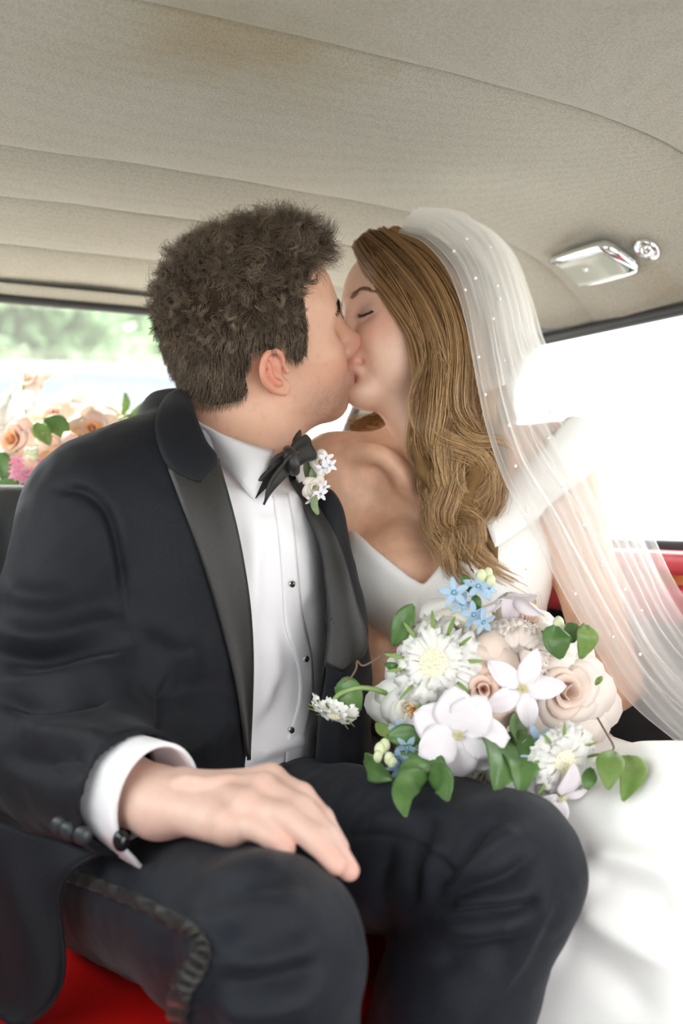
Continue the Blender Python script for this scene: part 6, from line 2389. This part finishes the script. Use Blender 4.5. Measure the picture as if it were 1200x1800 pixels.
# ---- flowers on the parcel shelf, out of focus
fa = empty('flower_arrangement', C(0.30, 1.60, 1.02), label='peach and pink rose arrangement on parcel shelf behind tuxedo shoulder', cat='flowers')
for i, (x, y, d, R, ms, op) in enumerate(((18, 772, 1.58, 0.040, ('apricot_petal', 'coral_petal', 'coral_petal'), 0.9), (165, 752, 1.62, 0.038, ('apricot_petal', 'coral_petal', 'blush_petal'), 0.9),
                                          (95, 815, 1.55, 0.040, ('apricot_petal', 'apricot_petal', 'coral_petal'), 0.9), (95, 725, 1.66, 0.034, ('coral_petal', 'blush_petal', 'blush_petal'), 0.9),
                                          (30, 722, 1.68, 0.036, ('white_petal', 'white_petal', 'white_petal'), 1.0), (128, 702, 1.70, 0.024, ('white_petal', 'white_petal', 'white_petal'), 1.0),
                                          (205, 738, 1.66, 0.026, ('blush_petal', 'blush_petal', 'white_petal'), 1.0), (-40, 740, 1.62, 0.045, ('white_petal', 'blush_petal', 'white_petal'), 1.0),
                                          (120, 770, 1.60, 0.020, ('apricot_petal', 'apricot_petal', 'apricot_petal'), 0.8), (45, 660, 1.74, 0.030, ('coral_petal', 'blush_petal', 'blush_petal'), 1.0))):
    rose(fa, P(x, y, d), np.array([(x - 90) / 150.0, -1, (800 - y) / 160.0]), R, 80 + i, ms, 4, 'rose', None, op)
r = random.Random(3)
for i in range(26):
    x, y = 40 + r.gauss(0, 16), 832 + r.gauss(0, 10)
    tweedia(fa, P(x, y, 1.53 + r.uniform(-0.01, 0.01)), np.array([r.uniform(-0.5, 0.5), -1, r.uniform(-0.3, 0.6)]), 0.0085, 200 + i, 'pink_petal')
for i in range(12):
    x, y = 60 + r.gauss(0, 8), 797 + r.gauss(0, 7)
    V, F = ball(P(x, y, 1.535), 0.005, 8, 6)
    link('flower_bud', mesh_from(V, F, 'flower_bud'), M['bud'], fa)
for pts, w, mt in (([(62, 742, 1.57), (75, 762, 1.56), (88, 782, 1.555)], 0.026, 'leaf_light'), ([(75, 738, 1.59), (98, 755, 1.585), (108, 785, 1.58)], 0.045, 'leaf'), ([(115, 800, 1.58), (130, 790, 1.575), (150, 800, 1.575)], 0.030, 'leaf'),
                   ([(128, 760, 1.62), (132, 780, 1.60), (128, 805, 1.59)], 0.024, 'leaf'), ([(-10, 850, 1.54), (20, 862, 1.53), (60, 862, 1.53)], 0.035, 'leaf'), ([(30, 855, 1.56), (60, 850, 1.55), (80, 860, 1.55)], 0.030, 'leaf'),
                   ([(-20, 800, 1.56), (0, 815, 1.55), (10, 845, 1.55)], 0.035, 'leaf'), ([(170, 790, 1.60), (185, 775, 1.60), (205, 770, 1.61)], 0.020, 'leaf_light'), ([(50, 770, 1.60), (45, 790, 1.59), (20, 800, 1.59)], 0.030, 'leaf'),
                   ([(225, 735, 1.66), (255, 715, 1.66), (282, 690, 1.66)], 0.016, 'leaf_light'), ([(240, 745, 1.66), (262, 735, 1.66), (285, 728, 1.66)], 0.012, 'leaf_light'), ([(215, 730, 1.67), (222, 710, 1.67), (220, 690, 1.67)], 0.012, 'leaf_light')):
    leaf(fa, [P(*q) for q in pts], w, np.array([0.1, -1, 0.4]), mt)
base_c = to_car(P(70, 850, 1.62))
V, F = box((base_c[0] - 0.14, base_c[1] - 0.05, 1.017), (base_c[0] + 0.14, base_c[1] + 0.06, 1.045), 0.012, 3)
link('foam_base', mesh_from(CV(V), F, 'foam_base'), M['leaf'], fa)
for (x, y, d) in ((18, 772, 1.58), (165, 752, 1.62), (95, 815, 1.55), (95, 725, 1.66), (30, 722, 1.68), (128, 702, 1.70), (205, 738, 1.66), (-40, 740, 1.62), (45, 660, 1.74), (250, 720, 1.66)):
    a = P(x, y, d + 0.012)
    b = C(base_c[0] + r.uniform(-0.1, 0.1), base_c[1], 1.035)
    stem(fa, [a, (a + b) / 2 + np.array([0, 0, 0.01]), b], 0.0022)

# ------------------------------------------------------------------ veil
def tulle():
    m, nt, b = new_mat('white_tulle')
    N, L = nt.nodes, nt.links
    b.inputs['Base Color'].default_value = (0.95, 0.945, 0.93, 1)
    b.inputs['Roughness'].default_value = 0.6
    tr = N.new('ShaderNodeBsdfTranslucent')
    tr.inputs[0].default_value = (0.95, 0.945, 0.93, 1)
    tp = N.new('ShaderNodeBsdfTransparent')
    m1 = N.new('ShaderNodeMixShader')
    m1.inputs[0].default_value = 0.5
    L.new(b.outputs[0], m1.inputs[1])
    L.new(tr.outputs[0], m1.inputs[2])
    m2 = N.new('ShaderNodeMixShader')
    m2.inputs[0].default_value = 0.35
    L.new(tp.outputs[0], m2.inputs[1])
    L.new(m1.outputs[0], m2.inputs[2])
    L.new(m2.outputs[0], N['Material Output'].inputs['Surface'])
    return m


M['tulle'] = tulle()
M['pearl'] = pm('pearl', (0.88, 0.86, 0.83), 0.22, coat=0.6)
veil = empty('bridal_veil', P(760, 400, 1.42), label='sheer white tulle veil with scattered pearls falling from the crown', cat='veil')


def veil_layer(Lp, Rp, nu, nv, folds_, amp, seed, bulge, lap=0.0, tight=0.0):
    A = spline(np.array([P(*q) for q in Lp]), nu)
    B = spline(np.array([P(*q) for q in Rp]), nu)
    s = np.linspace(0, 1, nv)
    t = np.linspace(0, 1, nu)
    r = np.random.default_rng(seed)
    ph = r.uniform(0, 6.28, 4)
    V = np.zeros((nu, nv, 3))
    for i in range(nu):
        wave = np.sin(2 * np.pi * folds_ * s + ph[0] + 1.1 * math.sin(3.0 * t[i] + ph[1])) + 0.5 * np.sin(2 * np.pi * folds_ * 1.83 * s + ph[2] + 0.9 * math.sin(4.0 * t[i])) + 0.3 * np.sin(2 * np.pi * folds_ * 3.1 * s + ph[3])
        ss = s + lap / folds_ * np.sin(2 * np.pi * folds_ * s + ph[0] + 1.1 * math.sin(3.0 * t[i] + ph[1]) + 1.2) * min(1, t[i] * 3 + tight) * np.clip(np.minimum(s, 1 - s) * 6, 0, 1)
        p = A[i] * (1 - ss[:, None]) + B[i] * ss[:, None]
        ctr = np.array([0.105, 1.40, 1.215])
        out = p - ctr
        out /= np.linalg.norm(out, axis=1, keepdims=True)
        headw = np.clip((0.42 - t[i]) / 0.25, 0, 1)
        nrm_ = out * headw + np.array([0.25, -0.95, 0.1]) * (1 - headw)
        env = np.clip(np.minimum(s, 1 - s) * 10, 0.25, 1)
        p = p + nrm_ * (bulge[0] * headw + bulge[1] * (1 - headw)) * np.sin(np.pi * ss)[:, None] + nrm_ * (amp * (0.35 + 0.65 * min(1, t[i] * 2.2)) * wave * env)[:, None]
        V[i] = p
    return V


LA = [(700, 409, 1.368), (742, 424, 1.325), (788, 478, 1.283), (817, 560, 1.262), (834, 650, 1.256), (852, 740, 1.250), (884, 840, 1.243), (932, 930, 1.230), (984, 1030, 1.222), (1040, 1130, 1.212), (1102, 1228, 1.195), (1185, 1300, 1.165), (1270, 1370, 1.14), (1330, 1480, 1.10), (1365, 1620, 1.06)]
RA = [(765, 392, 1.425), (832, 398, 1.440), (886, 434, 1.445), (915, 505, 1.440), (936, 580, 1.430), (965, 660, 1.410), (1000, 735, 1.372), (1055, 800, 1.345), (1100, 880, 1.330), (1135, 960, 1.320), (1172, 1050, 1.300), (1225, 1130, 1.280), (1290, 1200, 1.26), (1370, 1300, 1.22), (1440, 1450, 1.18)]
LB = [(745, 400, 1.400), (805, 410, 1.400), (850, 460, 1.395), (878, 540, 1.385), (900, 640, 1.375), (940, 730, 1.340), (985, 810, 1.310), (1020, 900, 1.300), (1060, 1000, 1.290), (1110, 1100, 1.270), (1170, 1200, 1.240), (1260, 1290, 1.21), (1350, 1400, 1.17)]
RB = [(775, 390, 1.440), (845, 402, 1.465), (898, 442, 1.475), (930, 520, 1.475), (955, 600, 1.470), (1000, 680, 1.450), (1070, 770, 1.410), (1118, 860, 1.390), (1152, 950, 1.370), (1190, 1030, 1.350), (1240, 1100, 1.330), (1310, 1170, 1.31), (1400, 1280, 1.28)]
LC = [(712, 405, 1.385), (770, 416, 1.345), (815, 470, 1.312), (842, 560, 1.300), (862, 660, 1.300), (890, 760, 1.285), (930, 850, 1.270), (975, 950, 1.260), (1020, 1050, 1.250), (1075, 1150, 1.235), (1140, 1240, 1.21), (1220, 1320, 1.18)]
RC = [(755, 394, 1.420), (820, 402, 1.430), (868, 440, 1.430), (895, 520, 1.425), (915, 610, 1.415), (945, 710, 1.370), (1000, 790, 1.335), (1040, 880, 1.318), (1075, 970, 1.308), (1120, 1060, 1.290), (1170, 1150, 1.265), (1240, 1230, 1.24)]
LD = [(704, 407, 1.374), (750, 418, 1.330), (798, 468, 1.292), (824, 540, 1.276), (838, 620, 1.270), (850, 690, 1.268)]
RD = [(768, 391, 1.430), (838, 399, 1.448), (892, 436, 1.455), (921, 508, 1.452), (944, 585, 1.444), (972, 650, 1.43)]
vparts = []
for (a, b, k, am, sd, bl, lp) in ((LA, RA, 5, 0.0052, 3, (0.020, 0.012), 0.16), (LB, RB, 4, 0.0060, 8, (0.012, 0.006), 0.18), (LC, RC, 5, 0.0045, 14, (0.014, 0.004), 0.17), (LD, RD, 7, 0.0030, 21, (0.024, 0.020), 0.2)):
    G = veil_layer(a, b, 130, 150, k, am, sd, bl, lp)
    Vm, Fm = sheet(G, 0.0)
    link('tulle_layer', mesh_from(Vm, Fm, 'tulle_layer'), M['tulle'], veil)
    vparts.append((Vm, Fm))
    # rolled cut edge
    V, F = tube(G[::4, 0], 0.0007, 60, 5)
    link('tulle_edge', mesh_from(V, F, 'tulle_edge'), M['tulle'], veil)
v_bvh = bvh_of(vparts[0][0], vparts[0][1])
pearls = [(820, 422), (860, 437), (798, 443), (834, 490), (873, 503), (877, 526), (816, 511), (864, 561), (838, 628), (884, 635), (850, 694), (966, 726), (897, 747), (963, 771), (1054, 932), (1027, 922), (1055, 989), (1126, 1074), (926, 898), (1075, 1120), (1098, 1036), (1008, 1045), (1125, 1150), (925, 1000), (1058, 884), (990, 858), (905, 820)]
V, F = ball((0, 0, 0), 0.0021, 12, 8)
pm_ = mesh_from(V, F, 'pearl')
pm_.materials.append(M['pearl'])
for (x, y) in pearls:
    o = link('pearl', pm_, None, veil)
    o.location = hit(v_bvh, x, y, 0.0018, 1.28)
# comb that holds the veil in the hair
V, F = tube([P(712, 408, 1.38), P(735, 398, 1.40), P(765, 396, 1.42)], 0.003, 14, 8)
link('veil_comb', mesh_from(V, F, 'veil_comb'), M['pearl'], veil)
